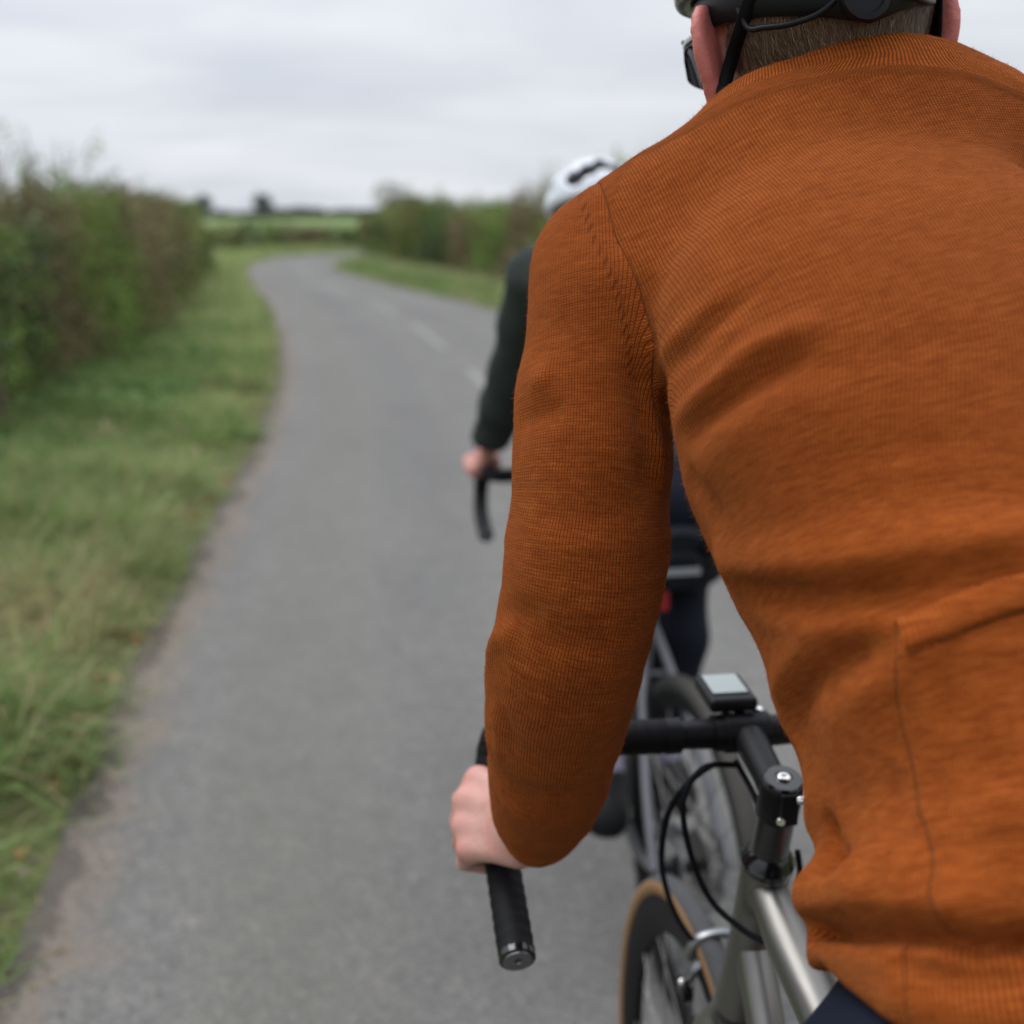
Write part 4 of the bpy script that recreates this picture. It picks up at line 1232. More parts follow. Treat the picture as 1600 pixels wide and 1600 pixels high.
def make_bicycle(name, loc, rz, label, P):
    r = empty(name, loc, rz); tag(r, label, 'bicycle')
    fm = P['frame']
    R = P['R']; W = P['W']
    ya, yr = P['front'], -.41
    A = lambda x, y, z: np.array((x, y, z), float)
    bb = A(0, 0, .27); seat = A(0, P['seat_y'], P['seat_z'])              # seat cluster
    ht0, ht1 = A(0, *P['ht_top']), A(0, *P['ht_bot'])
    hd = (ht0 - ht1) / np.linalg.norm(ht0 - ht1)
    # frame
    f = MB()
    f.tube([ht1, ht1 * .75 + ht0 * .25, (ht0 + ht1) / 2, ht0 * .8 + ht1 * .2, ht0], [.0262, .0235, .0225, .0232, .0245], 24)
    tt0 = ht0 - hd * P['tt_drop']
    def oval(a, b, r0, r1, n=9): return [a + (b - a) * t_ for t_ in np.linspace(0, 1, n)], [(r0[0] + (r1[0] - r0[0]) * t_, r0[1] + (r1[1] - r0[1]) * t_) for t_ in np.linspace(0, 1, n)]
    p_, q_ = oval(tt0, seat, P['tt_r0'], P['tt_r1']); q_[0] = (q_[0][0] * .8, q_[0][1] * .7); f.tube(p_, q_, 20)
    dt0 = ht1 + hd * P.get('dt_up', .035); p_, q_ = oval(dt0, bb, P['dt_r'], P['dt_r']); f.tube([dt0 - hd * .006] + p_, [(.006, .006)] + q_, 20)
    f.tube([bb, seat, seat + (seat - bb) * .05], .0165, 18)
    f.cyl(bb + (-.036, 0, 0), bb + (.036, 0, 0), .023, 20)
    for s_ in (-1, 1):
        dr = A(s_ * .067, yr, R)
        ss = [seat + (s_ * .012, 0, -.01), seat * .72 + dr * .28 + (s_ * .014, 0, 0), seat * .3 + dr * .7 + (s_ * .012, 0, 0), dr]
        f.tube(crom(ss, 5), P['ss_r'], 10)
        cs = [bb + (s_ * .026, -.03, 0), A(s_ * .038, -.14, .28), A(s_ * .062, yr + .12, R - .03), dr]
        f.tube(crom(cs, 5), .0095, 10)
    f.tube([A(-.03, seat[1] - .055, seat[2] - .085), A(.03, seat[1] - .055, seat[2] - .085)], .006, 8)
    fr = f.build('frame', MT[fm], r)
    MB().lathe(ht0, hd, [(-.004, .0255), (.003, .0262), (.005, .0248), (.011, .0225), (.016, .0185)], 28).build('headset_cup', MT['gloss'], r)
    MB().lathe(ht1, -hd, [(-.002, .0275), (.006, .0275), (.010, .0225)], 28).build('headset_cup', MT['gloss'], r)
    # fork
    fk = MB(); ax = A(0, ya, R); cr = ht1 - hd * .022
    fk.tube([ht1 - hd * .008, cr, cr - hd * .012], [.0255, .029, .026], 20)
    for s_ in (-1, 1):
        L = [cr + (s_ * .012, 0, 0), cr - hd * .035 + (s_ * .030, .002, 0), cr - hd * .12 + (s_ * .044, .002, 0), cr * .35 + ax * .65 + (s_ * .051, -.006, 0), ax + (s_ * .053, 0, 0)]
        rr = [(.019, .024), (.015, .022), (.0125, .019), (.0105, .0145), (.010, .010)]
        c_ = crom(L, 6); k_ = np.linspace(0, 4, len(c_)); R_ = [(float(np.interp(t_, range(5), [q[0] for q in rr])), float(np.interp(t_, range(5), [q[1] for q in rr]))) for t_ in k_]
        fk.tube(c_, R_, 14, up=(1, 0, 0))
    fk.build('fork', MT[P['fork']], r)
    make_wheel(r, ya, R, W, MT[P['side']], MT[P['tread']], P['rimh'], turn=0.0)
    make_wheel(r, yr, R, W, MT[P['side']], MT[P['tread']], P['rimh'], cassette=True, disc=P.get('disc', False))
    # seatpost and saddle
    sd = seat - bb; sd /= np.linalg.norm(sd)
    top = seat + sd * P['post']
    MB().tube([seat, top], .0136, 16).build('seatpost', MT['black'], r)
    s = MB(); y0 = top[1]; z0 = top[2] + .045
    for yy, w, hh in [(0, 0, 0)]: pass
    sv = []; N_ = 14
    for i, (yy, w, dz) in enumerate([(-.135, .035, .004), (-.125, .060, .010), (-.10, .072, .010), (-.06, .066, .004), (-.01, .040, 0), (.04, .024, 0), (.09, .019, -.002), (.125, .017, -.006), (.138, .010, -.012)]):
        for k in range(N_):
            a = 2 * math.pi * k / N_; sv.append((w * math.cos(a), y0 + yy, z0 + dz + (.014 if math.sin(a) > 0 else .020) * math.sin(a)))
    F_ = [(i * N_ + k, i * N_ + (k + 1) % N_, (i + 1) * N_ + (k + 1) % N_, (i + 1) * N_ + k) for i in range(8) for k in range(N_)] + [tuple(range(N_)), tuple(range(9 * N_ - 1, 8 * N_ - 1, -1))]
    sa = s.put(sv, F_).build('saddle', MT['nylon'], r, sharp=80)
    rl = MB()
    for s_ in (-1, 1): rl.tube(crom([(s_ * .022, y0 - .11, z0 - .01), (s_ * .022, y0 - .05, z0 - .038), (s_ * .022, y0 + .04, z0 - .038), (s_ * .012, y0 + .11, z0 - .018)], 5), .0035, 6)
    rl.cyl((-.03, y0, z0 - .038), (.03, y0, z0 - .038), .011, 12); rl.build('saddle_rails', MT['chain'], sa)
    # crankset
    ca = P['crank']; d = A(0, math.cos(ca), math.sin(ca)) * .170
    cs = MB()
    for s_ in (1, -1):
        e = bb + (s_ * .068, 0, 0) + d * s_
        cs.tube([bb + (s_ * .062, 0, 0), bb + (s_ * .064, 0, 0) + d * s_ * .5, e], [(.012, .014), (.010, .0115), (.010, .012)], 10, up=(1, 0, 0))
    cs.cyl(bb + (-.062, 0, 0), bb + (.062, 0, 0), .014, 14)
    ck = cs.build('crankset', MT['black'], r)
    ring = MB(); nt_ = 50; ang = np.arange(nt_ * 2) * math.pi / nt_; rr = np.where(np.arange(nt_ * 2) % 2, .099, .104)
    o_ = np.stack([np.full(100, .047), rr * np.cos(ang), rr * np.sin(ang)], 1) + bb; i_ = np.stack([np.full(100, .047), .078 * np.cos(ang), .078 * np.sin(ang)], 1) + bb
    V_ = np.concatenate([o_, i_, o_ + (.003, 0, 0), i_ + (.003, 0, 0)]); F_ = []
    for k in range(100):
        l = (k + 1) % 100; F_ += [(k, l, 100 + l, 100 + k), (200 + k, 300 + k, 300 + l, 200 + l), (k, 200 + k, 200 + l, l), (100 + k, 100 + l, 300 + l, 300 + k)]
    ring.put(V_, F_)
    for k in range(4): a = ca + k * math.pi / 2 + .4; ring.tube([bb + (.048, 0, 0), bb + (.048, .086 * math.cos(a), .086 * math.sin(a))], [.012, .006], 8)
    ring.build('chainring', MT['black'], ck)
    ped = []
    for s_ in (1, -1):
        e = bb + (s_ * .068, 0, 0) + d * s_
        mb = MB(); mb.cyl(e, e + (s_ * .055, 0, 0), .006, 8); mb.box(e + (s_ * .055, 0, 0), (.055, .085, .014)); mb.build('pedal', MT['black'], r, bevel=.004)
        ped.append(e + (s_ * .055, 0, .012))
    ch = MB(); rc = A(.047, yr, R)
    up_ = [bb + (.048, .0, .101), rc + (0, 0, .045)]; lo_ = [bb + (.048, 0, -.101), A(.047, yr + .03, R - .125), A(.047, yr + .02, R - .075), rc + (0, .03, -.035)]
    pts = crom(up_, 2).tolist() + [rc + (0, -.045, 0)] + [lo_[3], lo_[2], lo_[1]] + [lo_[0]]
    ch.tube(pts, (.0035, .005), 6, cap=True); ch.tube([bb + (.048, .101 * math.sin(t_), .101 * math.cos(t_)) for t_ in np.linspace(0, math.pi, 14)], (.0035, .005), 6)
    ch.build('chain', MT['chain'], r)
    dm = MB(); dm.tube([rc + (.004, .0, -.02), rc + (.012, .01, -.06), rc + (.008, .025, -.105)], [(.010, .014), (.008, .018), (.006, .012)], 10)
    for q in ((0, .02, -.075), (0, .03, -.125)): dm.lathe(rc + q, (1, 0, 0), [(-.003, .018), (.003, .018)], 14)
    dm.build('rear_derailleur', MT['alu' if P.get('disc') else 'black'], r)
    # cockpit
    bz, by = P['bar_z'], P['bar_y']
    hw = P['half']                                   # half width at the hoods
    st = MB(); cap = ht0 + hd * P['stack']; bc = A(0, by, bz)
    st.tube([ht0 + hd * .014, cap - hd * .042], .0182, 20)
    st.build('headset_spacers', MT['gloss'], r)
    sm = MB()
    sm.lathe(cap - hd * .042, hd, [(0, .0185), (.002, .0198), (.038, .0198), (.041, .0180)], 26)
    sm.tube([cap - hd * .021, cap - hd * .021 + (bc - cap + hd * .021) * .3, bc - (bc - cap) * .12], [(.0165, .0175), (.0145, .0155), (.0150, .0165)], 18)
    sm.tube([bc + (-.023, 0, 0), bc + (.023, 0, 0)], .0205, 22)
    back = (bc - cap) / np.linalg.norm(bc - cap)
    for s_ in (-1, 1):
        for zz_ in (1, -1):
            sm.tube([bc + (s_ * .014, .004, zz_ * .018), bc + (s_ * .014, .016, zz_ * .018)], .0055, 10)
    sb_ = cap - hd * .021 - back * .022
    sm.box(sb_, (.016, .010, .030))
    stm = sm.build('stem', MT['black'], r, bevel=.0015)
    MB().lathe(cap, hd, [(-.002, .0178), (.0015, .0178), (.003, .0165), (.0032, .0085), (.0018, .0080), (.0018, .001)], 28).build('stem_cap', MT['gloss'], stm)
    b = MB().lathe(cap + hd * .0018, hd, [(0, .0058), (.0030, .0056), (.0036, .0042), (.0036, .0028), (.0018, .0026), (.0018, .0001)], 18); b.build('bolt', MT['steel'], stm)
    for s_ in (-1, 1):
        MB().lathe(bc + (s_ * .0145, .004, .0195), (0, -.25, 1), [(-.004, .0042), (.003, .0042), (.0042, .003), (.0042, .001)], 12).build('bolt', MT['steel'], stm)
    for k_ in (-.011, .011):
        c0 = sb_ + hd * k_ - back * .004
        MB().lathe(c0 + (.012 if k_ > 0 else -.006, 0, 0), (1 if k_ > 0 else -.35, -.55, .1), [(-.006, .0038), (.006, .0042), (.0078, .003), (.0078, .001)], 12).build('bolt', MT['steel'], stm)
    bar = MB(); bar.tube([bc + (-.085, 0, 0), bc + (-.03, 0, 0), bc, bc + (.03, 0, 0), bc + (.085, 0, 0)], [.0132, .0157, .0159, .0157, .0132], 20)
    brx = bar.build('handlebar', MT['black'], r)
    D = P['drop']
    for s_ in (-1, 1):
        path = crom([bc + A(s_ * x_, y_, z_) for x_, y_, z_ in D], 10)
        rr = []
        L = np.concatenate([[0], np.cumsum(np.linalg.norm(np.diff(path, axis=0), axis=1))])
        fine = []; rad_ = []
        n_ = int(L[-1] / .0024)
        for l in np.linspace(0, L[-1], n_):
            fine.append([np.interp(l, L, path[:, c]) for c in range(3)])
            ph = (l / .0135) % 1
            rad_.append(P['tape_r'] + .0011 * (1 - ph) ** 1.5 * (1 if ph > .06 else ph / .06))
        fine = np.array(fine)
        tp = MB().tube(fine, rad_, 22).build('bar_tape', MT['tape'], brx, sharp=60)
        e0, e1 = fine[-1], fine[-1] - fine[-6]; e1 /= np.linalg.norm(e1)
        MB().lathe(e0, e1, [(-.004, P['tape_r'] + .0006), (.0025, P['tape_r'] + .0004), (.0035, P['tape_r'] - .001)], 26).build('bar_end_plug', MT['gloss'], brx)
        MB().lathe(e0 + e1 * .0032, e1, [(0, P['tape_r'] - .003), (.0014, P['tape_r'] - .0036), (.0018, P['tape_r'] - .006), (.0006, .0065), (.0012, .0045), (-.0005, .0030), (-.0005, .0002)], 26).build('bar_end_cap', MT['alu'], brx)
        # collar where the tape starts
        MB().lathe(fine[0] - np.array((s_ * .008, 0, 0)), (s_, 0, 0), [(0, .0150), (.001, P['tape_r'] + .0012), (.016, P['tape_r'] + .0014), (.017, .0150)], 24).build('tape_collar', MT['black'], brx)
        # brake lever: hood, horn and blade
        hp = bc + A(s_ * P['hood'][0], P['hood'][1], P['hood'][2])
        h = MB()
        hc = crom([hp + (0, -.045, -.006), hp + (0, -.02, .006), hp + (0, .01, .010), hp + (s_ * .001, .038, .018), hp + (s_ * .002, .052, .040), hp + (s_ * .002, .055, .052)], 5)
        hr = [(float(np.interp(i, [0, 6, 12, 18, 25], [.013, .019, .0185, .0165, .009])), float(np.interp(i, [0, 6, 12, 18, 25], [.013, .0165, .0165, .015, .009]))) for i in range(len(hc))]
        h.tube(hc, hr, 16, up=(0, 0, 1)); lv = h.build('brake_hood', MT['nylon'], r, sharp=80)
        q = MB(); q.tube(crom([hp + (s_ * .002, .046, .018), hp + (s_ * .004, .062, -.010), hp + (s_ * .008, .058, -.060), hp + (s_ * .013, .042, -.098)], 6), [(.0115 - .0003 * i, .006) for i in range(19)], 12, up=(1, 0, 0))
        q.build('brake_lever', MT['black'], lv)
    for c_ in P.get('cables', []):
        MB().tube(crom(c_, 10), P.get('cable_r', .0026), 9).build('cable', MT['nylon'], r)
    return r, ped, bc

DROP1 = [(.075, 0, 0), (.13, 0, .001), (.178, .003, .001), (.205, .022, .001), (.222, .058, -.004), (.238, .080, -.024), (.246, .080, -.050), (.2475, .055, -.078), (.249, .008, -.099), (.248, -.045, -.124), (.247, -.118, -.154)]
BX, BY = JX, .585
W2L = lambda p: np.array(p) - (BX, BY, 0)
def pl(x, y, z): return W2L(at(x, y, z))
cab = [
    # brake hose looping out in front and down to the front caliper
    [pl(1115, 1195, 1.215), pl(1085, 1215, 1.17), pl(1048, 1262, 1.17), pl(1034, 1330, 1.21), pl(1040, 1385, 1.27), pl(1062, 1440, 1.33), pl(1098, 1487, 1.36), pl(1118, 1500, 1.375)],
    # gear cable to the down tube boss
    [pl(1150, 1195, 1.20), pl(1100, 1200, 1.17), pl(1068, 1250, 1.16), pl(1078, 1330, 1.17), pl(1110, 1405, 1.17), pl(1160, 1452, 1.15), pl(1200, 1475, 1.13), pl(1222, 1495, 1.12), pl(1245, 1540, 1.11), pl(1262, 1600, 1.09)],
    [pl(1150, 1190, 1.21), pl(1170, 1225, 1.18), pl(1185, 1255, 1.16)],
    [pl(1246, 1330, 1.15), pl(1250, 1365, 1.16), pl(1246, 1400, 1.17)]]
bike1, ped1, bc1 = make_bicycle('bicycle', (BX, BY, 0), 0,
    'brushed titanium road bicycle with tan-walled tyres ridden by the near cyclist', dict(
    frame='ti', fork='ti', R=.341, W=.031, front=.60, seat_y=-.165, seat_z=.72, ht_top=(.402, .868), ht_bot=(.460, .668), tt_drop=.026, dt_up=.100,
    tt_r0=(.0205, .0245), tt_r1=(.015, .0165), dt_r=(.0185, .0200), ss_r=.0085, side='tan', tread='tread', rimh=.045, post=.20,
    crank=rad(100), bar_z=.966, bar_y=.482, half=.21, stack=.103, drop=DROP1, hood=(.226, .085, .004), tape_r=.0168, cables=cab, cable_r=.0031))
# front brake caliper, computer and boss of the near bicycle
cl = MB(); cb = pl(1116, 1484, 1.36)
cl.tube(crom([cb + (-.030, .0, .000), cb + (-.018, -.004, .020), cb + (.010, -.004, .024), cb + (.034, 0, .008), cb + (.040, .004, -.035)], 5), (.0062, .0085), 10)
cl.tube(crom([cb + (.030, -.010, .004), cb + (.010, -.014, .000), cb + (-.022, -.010, -.012), cb + (-.036, .0, -.05)], 5), (.006, .008), 10)
cal = cl.build('brake_caliper', MT['alu'], bike1)
k = MB(); k.cyl(cb + (-.012, -.016, .010), cb + (-.006, -.024, -.020), .0045, 10); k.cyl(cb + (.002, -.02, .0), cb + (.002, -.03, .0), .0065, 12); k.box(cb + (-.034, -.004, -.045), (.012, .03, .012)); k.box(cb + (.038, -.004, -.045), (.012, .03, .012))
tag(k.build('brake_arm', MT['black'], cal), kind='stuff')
MB().sphere(cb + (-.040, -.012, -.030), .0048, 8).build('bolt', MT['steel'], cal)
MB().sphere(cb + (-.008, -.022, -.012), .0045, 8).build('bolt', MT['steel'], cal)
bs = pl(1221, 1497, 1.115); MB().lathe(bs, (-.3, -.6, .6), [(-.008, .006), (.004, .0055), (.006, .0045), (.0062, .001)], 12).build('cable_stop', MT['steel'], bike1)
cc = pl(1133, 1082, 1.215)
cm_ = MB(); Rt = np.array(Matrix.Rotation(rad(3), 3, 'X')) ; cm_.box(cc, (.049, .064, .014), Rt)
comp = cm_.build('bike_computer', MT['black'], bike1, bevel=.005)
MB().box(cc + Rt @ np.array((0, .004, .0080)), (.036, .043, .0012), Rt).build('screen', MT['screen'], comp, bevel=.0004)
mm = MB(); mm.tube(crom([cc + (0, -.005, -.012), cc + (.012, -.03, -.018), bc1 + (-.018, .012, .012)], 4), (.008, .005), 10); mm.lathe(bc1 + (-.028, 0, 0), (1, 0, 0), [(-.006, .0165), (-.006, .0185), (.006, .0185), (.006, .0165)], 20, closed=True); mm.build('computer_mount', MT['black'], bike1)

DROP2 = [(.075, 0, 0), (.13, 0, 0), (.185, .004, -.001), (.207, .030, -.003), (.214, .066, -.010), (.218, .090, -.035), (.222, .088, -.068), (.226, .060, -.100), (.229, .010, -.118), (.231, -.045, -.130)]
bike2, ped2, bc2 = make_bicycle('bicycle', (.5505, 2.26, 0), rad(3),
    'dark grey bicycle with saddle bag and red rear light ridden by the cyclist ahead', dict(
    frame='lead', fork='black', R=.341, W=.036, front=.585, seat_y=-.115, seat_z=.70, ht_top=(.375, .775), ht_bot=(.42, .64), tt_drop=.03,
    tt_r0=(.016, .018), tt_r1=(.014, .015), dt_r=(.018, .018), ss_r=.0095, side='blackwall', tread='mudtread', rimh=.03, post=.165,
    crank=rad(-25), bar_z=.877, bar_y=.45, half=.22, stack=.095, drop=DROP2, hood=(.212, .095, .008), tape_r=.0165, disc=True,
    cables=[[(.02, .47, .87), (.05, .53, .83), (.03, .50, .72), (.02, .44, .68)]]))

# saddle bag and rear light of the second bicycle
from math import cos as _c, sin as _sn
bg = MB(); sy, sz = -.185, .855
prof = [(-.075, .030, .028, .0), (-.070, .040, .036, 0), (-.03, .043, .040, 0), (.03, .036, .038, .004), (.07, .026, .028, .01), (.075, .018, .02, .012)]
sv = []; N_ = 20
for (yy, w, hh, dz) in prof:
    for k in range(N_):
        a = 2 * math.pi * k / N_; ca_, sa_ = _c(a), _sn(a)
        sv.append((w * math.copysign(abs(ca_) ** .6, ca_), sy + yy - .04, sz + dz + hh * math.copysign(abs(sa_) ** .6, sa_)))
m_ = len(prof)
F_ = [(i * N_ + k, i * N_ + (k + 1) % N_, (i + 1) * N_ + (k + 1) % N_, (i + 1) * N_ + k) for i in range(m_ - 1) for k in range(N_)] + [tuple(range(N_)), tuple(range(m_ * N_ - 1, (m_ - 1) * N_ - 1, -1))]
bag = bg.put(sv, F_).build('saddle_bag', MT['nylon'], bike2, sharp=60)
MB().box((0, sy - .117, sz + .002), (.070, .003, .013)).build('reflective_strip', MT['reflect'], bag)
lt = MB(); lt.box((-.020, -.242, .795), (.030, .022, .060)); lb_ = lt.build('rear_light', MT['black'], bike2, bevel=.005)
MB().box((-.020, -.256, .797), (.026, .012, .052)).build('light_lens', MT['red'], lb_, bevel=.004)
MB().tube([(-.020, -.235, .795), (0, -.17, .82)], .008, 8).build('light_bracket', MT['black'], lb_)
# ------------------------------------------------------------------ people
def m_skin(name, base, red, hair=None):
    m = M(name, rough=.5, spec=.35)
    c = m.mix(m.math('MULTIPLY', m.noise(55, 3, .6), .45), base, [v * .80 for v in base])
    c = m.mix(m.sstep(m.noise(34, 4, .6), .42, .72), c, m.mix(.42, c, red))
    c = m.mix(m.attr('flush'), c, red)
    if hair: c = m.mix(m.attr('hair'), c, m.mix(m.noise(200, 2), hair, [v * 1.9 for v in hair]))
    m.set('Base Color', c)
    m.set('Subsurface Weight', .12); m.set('Subsurface Radius', (.010, .004, .002)); m.set('Subsurface Scale', .6)
    m.bump(m.math('ADD', m.noise(420, 3, .6), m.math('MULTIPLY', m.noise(110, 3, .6), 1.5)), .45, .0012)
    return m.m
MAT_SKIN = m_skin('fair_skin', (.56, .315, .265), (.50, .15, .13), (.065, .043, .032))
def m_cloth(name, c0, c1, rough=.85, sc=500):
    m = M(name, rough=rough, spec=.10); m.set('Base Color', m.mix(m.noise(14, 3), c0, c1)); m.bump(m.noise(sc, 2), .25, .0008); return m.m
MAT_NAVY = m_cloth('navy_lycra', (.006, .008, .017), (.009, .012, .024), .7)
MAT_TIGHTS = m_cloth('black_tights', (.006, .008, .014), (.010, .012, .020), .7)
MAT_GREEN = m_cloth('dark_green_wool', (.028, .034, .031), (.044, .051, .047), .9)
MAT_SHOE = m_cloth('black_shoe', (.010, .010, .011), (.018, .018, .02), .5)
MAT_SOCK = m_cloth('grey_lilac_sock', (.26, .25, .34), (.34, .33, .42), .8)

def near(P, lo, hi): 
    a, b = P.min(0), P.max(0)
    return bool((a < np.array(hi)).all() and (b > np.array(lo)).all())
BIG = lambda P: np.full(P.shape[:-1], .5, np.float32)

# ---- head: own frame (x right, y forward, z up)
def frame(center, right, fwd, sc_=1.0):
    r_ = np.array(right, float); r_ /= np.linalg.norm(r_)
    f_ = np.array(fwd, float); f_ -= r_ * (f_ @ r_); f_ /= np.linalg.norm(f_)
    u_ = np.cross(r_, f_)
    return np.array(center, float), np.stack([r_, f_, u_], 1) * sc_        # columns
def to_local(P, Fm): return ((P - Fm[0].astype(np.float32)) @ (Fm[1] / (Fm[1] ** 2).sum(0)[0]).astype(np.float32))
def from_local(p, Fm): return Fm[0] + Fm[1] @ np.array(p, float)
def head_sdf(Q):
    d = ellip(Q, (0, -.006, .045), (.077, .097, .084))
    d = smin(d, ellip(Q, (0, .036, -.035), (.060, .064, .080)), .05)
    d = smin(d, ellip(Q, (0, -.032, .006), (.066, .058, .050)), .04)
    d = smin(d, ellip(Q, (0, .070, -.092), (.026, .026, .022)), .03)
    d = smin(d, rcone(Q, (-.042, .025, -.072), (-.016, .072, -.094), .016, .014), .03)
    d = smin(d, rcone(Q, (.042, .025, -.072), (.016, .072, -.094), .016, .014), .03)
    d = smin(d, rcone(Q, (-.030, .086, .032), (.030, .086, .032), .011, .011), .02)
    for s_ in (-1, 1):
        d = smax(d, -(np.linalg.norm(Q - np.float32([s_ * .031, .106, .014]), axis=-1) - .016), .012)
        d = smin(d, ellip(Q, (s_ * .031, .085, .013), (.0135, .0125, .0115)), .004)
        d = smin(d, ellip(Q, (s_ * .044, .074, -.018), (.018, .016, .016)), .022)
    d = smin(d, rcone(Q, (0, .098, .018), (0, .122, -.022), .0075, .0105), .012)
    for s_ in (-1, 1): d = smin(d, ellip(Q, (s_ * .011, .110, -.027), (.0085, .010, .008)), .006)
    d = smin(d, rcone(Q, (-.020, .092, -.052), (.020, .092, -.052), .0055, .0055), .006)
    d = smin(d, rcone(Q, (-.017, .091, -.062), (.017, .091, -.062), .0062, .0062), .006)
    return d
def ear_sdf(Q, s_, flare=.5, sz=1.0):
    q = Q * np.float32([s_, 1, 1])                       # right-hand ear
    c = np.float32([.074, -.006, -.012])
    a = flare; R_ = np.float32([[math.cos(a), -math.sin(a), 0], [math.sin(a), math.cos(a), 0], [0, 0, 1]])   # rear edge swings outwards
    p = (q - c) @ R_
    p = p / sz
    # p: x = thickness, y = fore-aft (back edge at -), z = height
    p[..., 1] += .018
    plate = ellip(p, (0.002, 0, .002), (.0055, .0185, .0345))
    t_ = [(.003, .010, .024), (.004, -.004, .034), (.005, -.017, .024), (.005, -.0195, .006), (.004, -.014, -.012), (.003, -.004, -.026), (.002, .006, -.030)]
    rim = cone_path(p, crom(t_, 3), [.0042] * 4 + [.0048] * 10 + [.0052] * 5, .002)
    d = smin(plate, rim, .004)
    d = smin(d, ellip(p, (.001, .000, -.028), (.0052, .010, .011)), .006)
    d = smax(d, -ellip(p, (.0085, -.003, .002), (.0065, .011, .017)), .004)
    d = smin(d, ellip(p, (-.007, .014, 0), (.010, .008, .022)), .006)
    return d * sz

# ---- a gripping hand: tube axis, knuckles, wrist
def grip(K, Ws, wrist, tube_pts, tr=.0172, fr=.0092):
    """returns lists of (points, radii, blend) chains"""
    tp = np.array(tube_pts); T = (tp[-1] - tp[0]); T /= np.linalg.norm(T)
    ch = []
    wr = np.array(wrist)
    for i, k in enumerate(K):
        o = tp[0] + T * ((k - tp[0]) @ T)
        e = k - o; e -= T * (e @ T); r0 = np.linalg.norm(e); e /= r0
        w = wr - o; w -= T * (w @ T)
        b = np.cross(T, e)
        if b @ w > 0: b = -b                              # curl away from the wrist
        f = fr * (1.0, 1.04, .98, .86)[i]
        pos = [k]
        for a_, rr in ((.95, r0 * .45 + (tr + f) * .62), (1.9, tr + f * 1.0), (2.75, tr + f * .98)):
            pos.append(o + (e * math.cos(a_) + b * math.sin(a_)) * rr + T * (.002 * (1.5 - i)) * a_)
        ch.append((pos, [f * 1.36, f * 1.08, f * .98, f * .82], .004))
        ch.append(([Ws[i], Ws[i] * .4 + k * .6, k], [.0155, .0112, .0112], .015))
    # thumb round the other side
    o = tp[0] + T * ((K[0] - tp[0]) @ T); e = wr - o; e -= T * (e @ T); e /= np.linalg.norm(e)
    kk = K[1] - o; kk -= T * (kk @ T); b = np.cross(T, e)
    if b @ kk > 0: b = -b
    p0_ = Ws[0] * .75 + K[0] * .25; g = tr + fr
    th = [p0_, o + (e * math.cos(.35) + b * math.sin(.35)) * (g + .010) - T * .012, o + (e * math.cos(1.1) + b * math.sin(1.1)) * (g + .002) + T * .004, o + (e * math.cos(1.9) + b * math.sin(1.9)) * g + T * .012]
    ch.append((th, [.0145, .0125, .0105, .0088], .010))
    return ch
def chains_sdf(P, ch, k=.006):
    d = None
    for pts, rr, kk in ch:
        e = cone_path(P, pts, rr, .003)
        d = e if d is None else smin(d, e, kk)
    return d

# ================= rider one
EL, ER = at(1092, 88, .935), at(1484, 44, .955)
rv_ = ER - EL
HF = frame((EL + ER) / 2 + (-.004, .018, .004), rv_, (.10, .99, -.14), 1.05)
bcW = bc1 + (BX, BY, 0)
tubeL = [bcW + (-x_, y_, z_) for x_, y_, z_ in DROP1[6:9]]
KL = [at(x_, y_, z_) for x_, y_, z_ in [(748, 1220, 1.192), (731, 1252, 1.178), (728, 1290, 1.166), (735, 1326, 1.152)]]
WL = [at(x_, y_, z_) for x_, y_, z_ in [(822, 1238, 1.135), (818, 1268, 1.125), (815, 1300, 1.118), (812, 1332, 1.112)]]
wristL = at(842, 1286, 1.097)
handL = grip(KL, WL, wristL, tubeL)
def mirx(p): q = np.array(p, float); q[0] = 2 * JX - q[0]; return q
handR = grip([mirx(k) for k in KL], [mirx(k) for k in WL], mirx(wristL), [mirx(k) for k in tubeL])
hipL, hipR = np.array([.292, .505, .965]), np.array([.468, .505, .965])
pR, pL = ped1[0] + (BX, BY, 0), ped1[1] + (BX, BY, 0)
ankL, ankR = pL + (.012, -.055, .085), pR + (-.012, -.055, .085)
def knee(h, a, t_=.43, s_=.43, out=0):
    m_ = (h + a) / 2; d = a - h; L = np.linalg.norm(d); d /= L
    o = np.array([0, 1., 0]) - d * d[1]; o /= np.linalg.norm(o)
    return m_ + o * math.sqrt(max(t_ ** 2 - (L / 2) ** 2, .001)) + (out, 0, 0)
knL, knR = knee(hipL, ankL, out=-.01), knee(hipR, ankR, out=.015)
def leg_sdf(P, h, k_, a, o=0.0):
    d = cone_path(P, [h, h * .45 + k_ * .55, k_], [.086 + o, .072 + o, .054 + o], .03)
    cf = k_ * .66 + a * .34 + (0, -.018, 0)
    return smin(d, cone_path(P, [k_, cf, a * .85 + k_ * .15, a], [.050 + o, .056 + o, .036 + o, .034 + o], .02), .02)
def foot_sdf(P, a, pdl, o=0.0):
    he = pdl + (-.0 * 1, -.135, .030); ball = pdl + (0, 0, .028); toe = pdl + (0, .062, .024)
    d = cone_path(P, [he, ball, toe], [.032 + o, .036 + o, .027 + o], .02)
    d = smin(d, rcone(P, a, he + (0, .03, .012), .034 + o, .034 + o), .03)
    return smax(d, pdl[2] + .001 - P[..., 2], .006)
nk = from_local((0, -.014, -.045), HF)
sl_in = [r_ - .017 for r_ in sl_r]; sl_in[-1] = .027; sl_in[-2] = .030; sl_in[-3] = .034
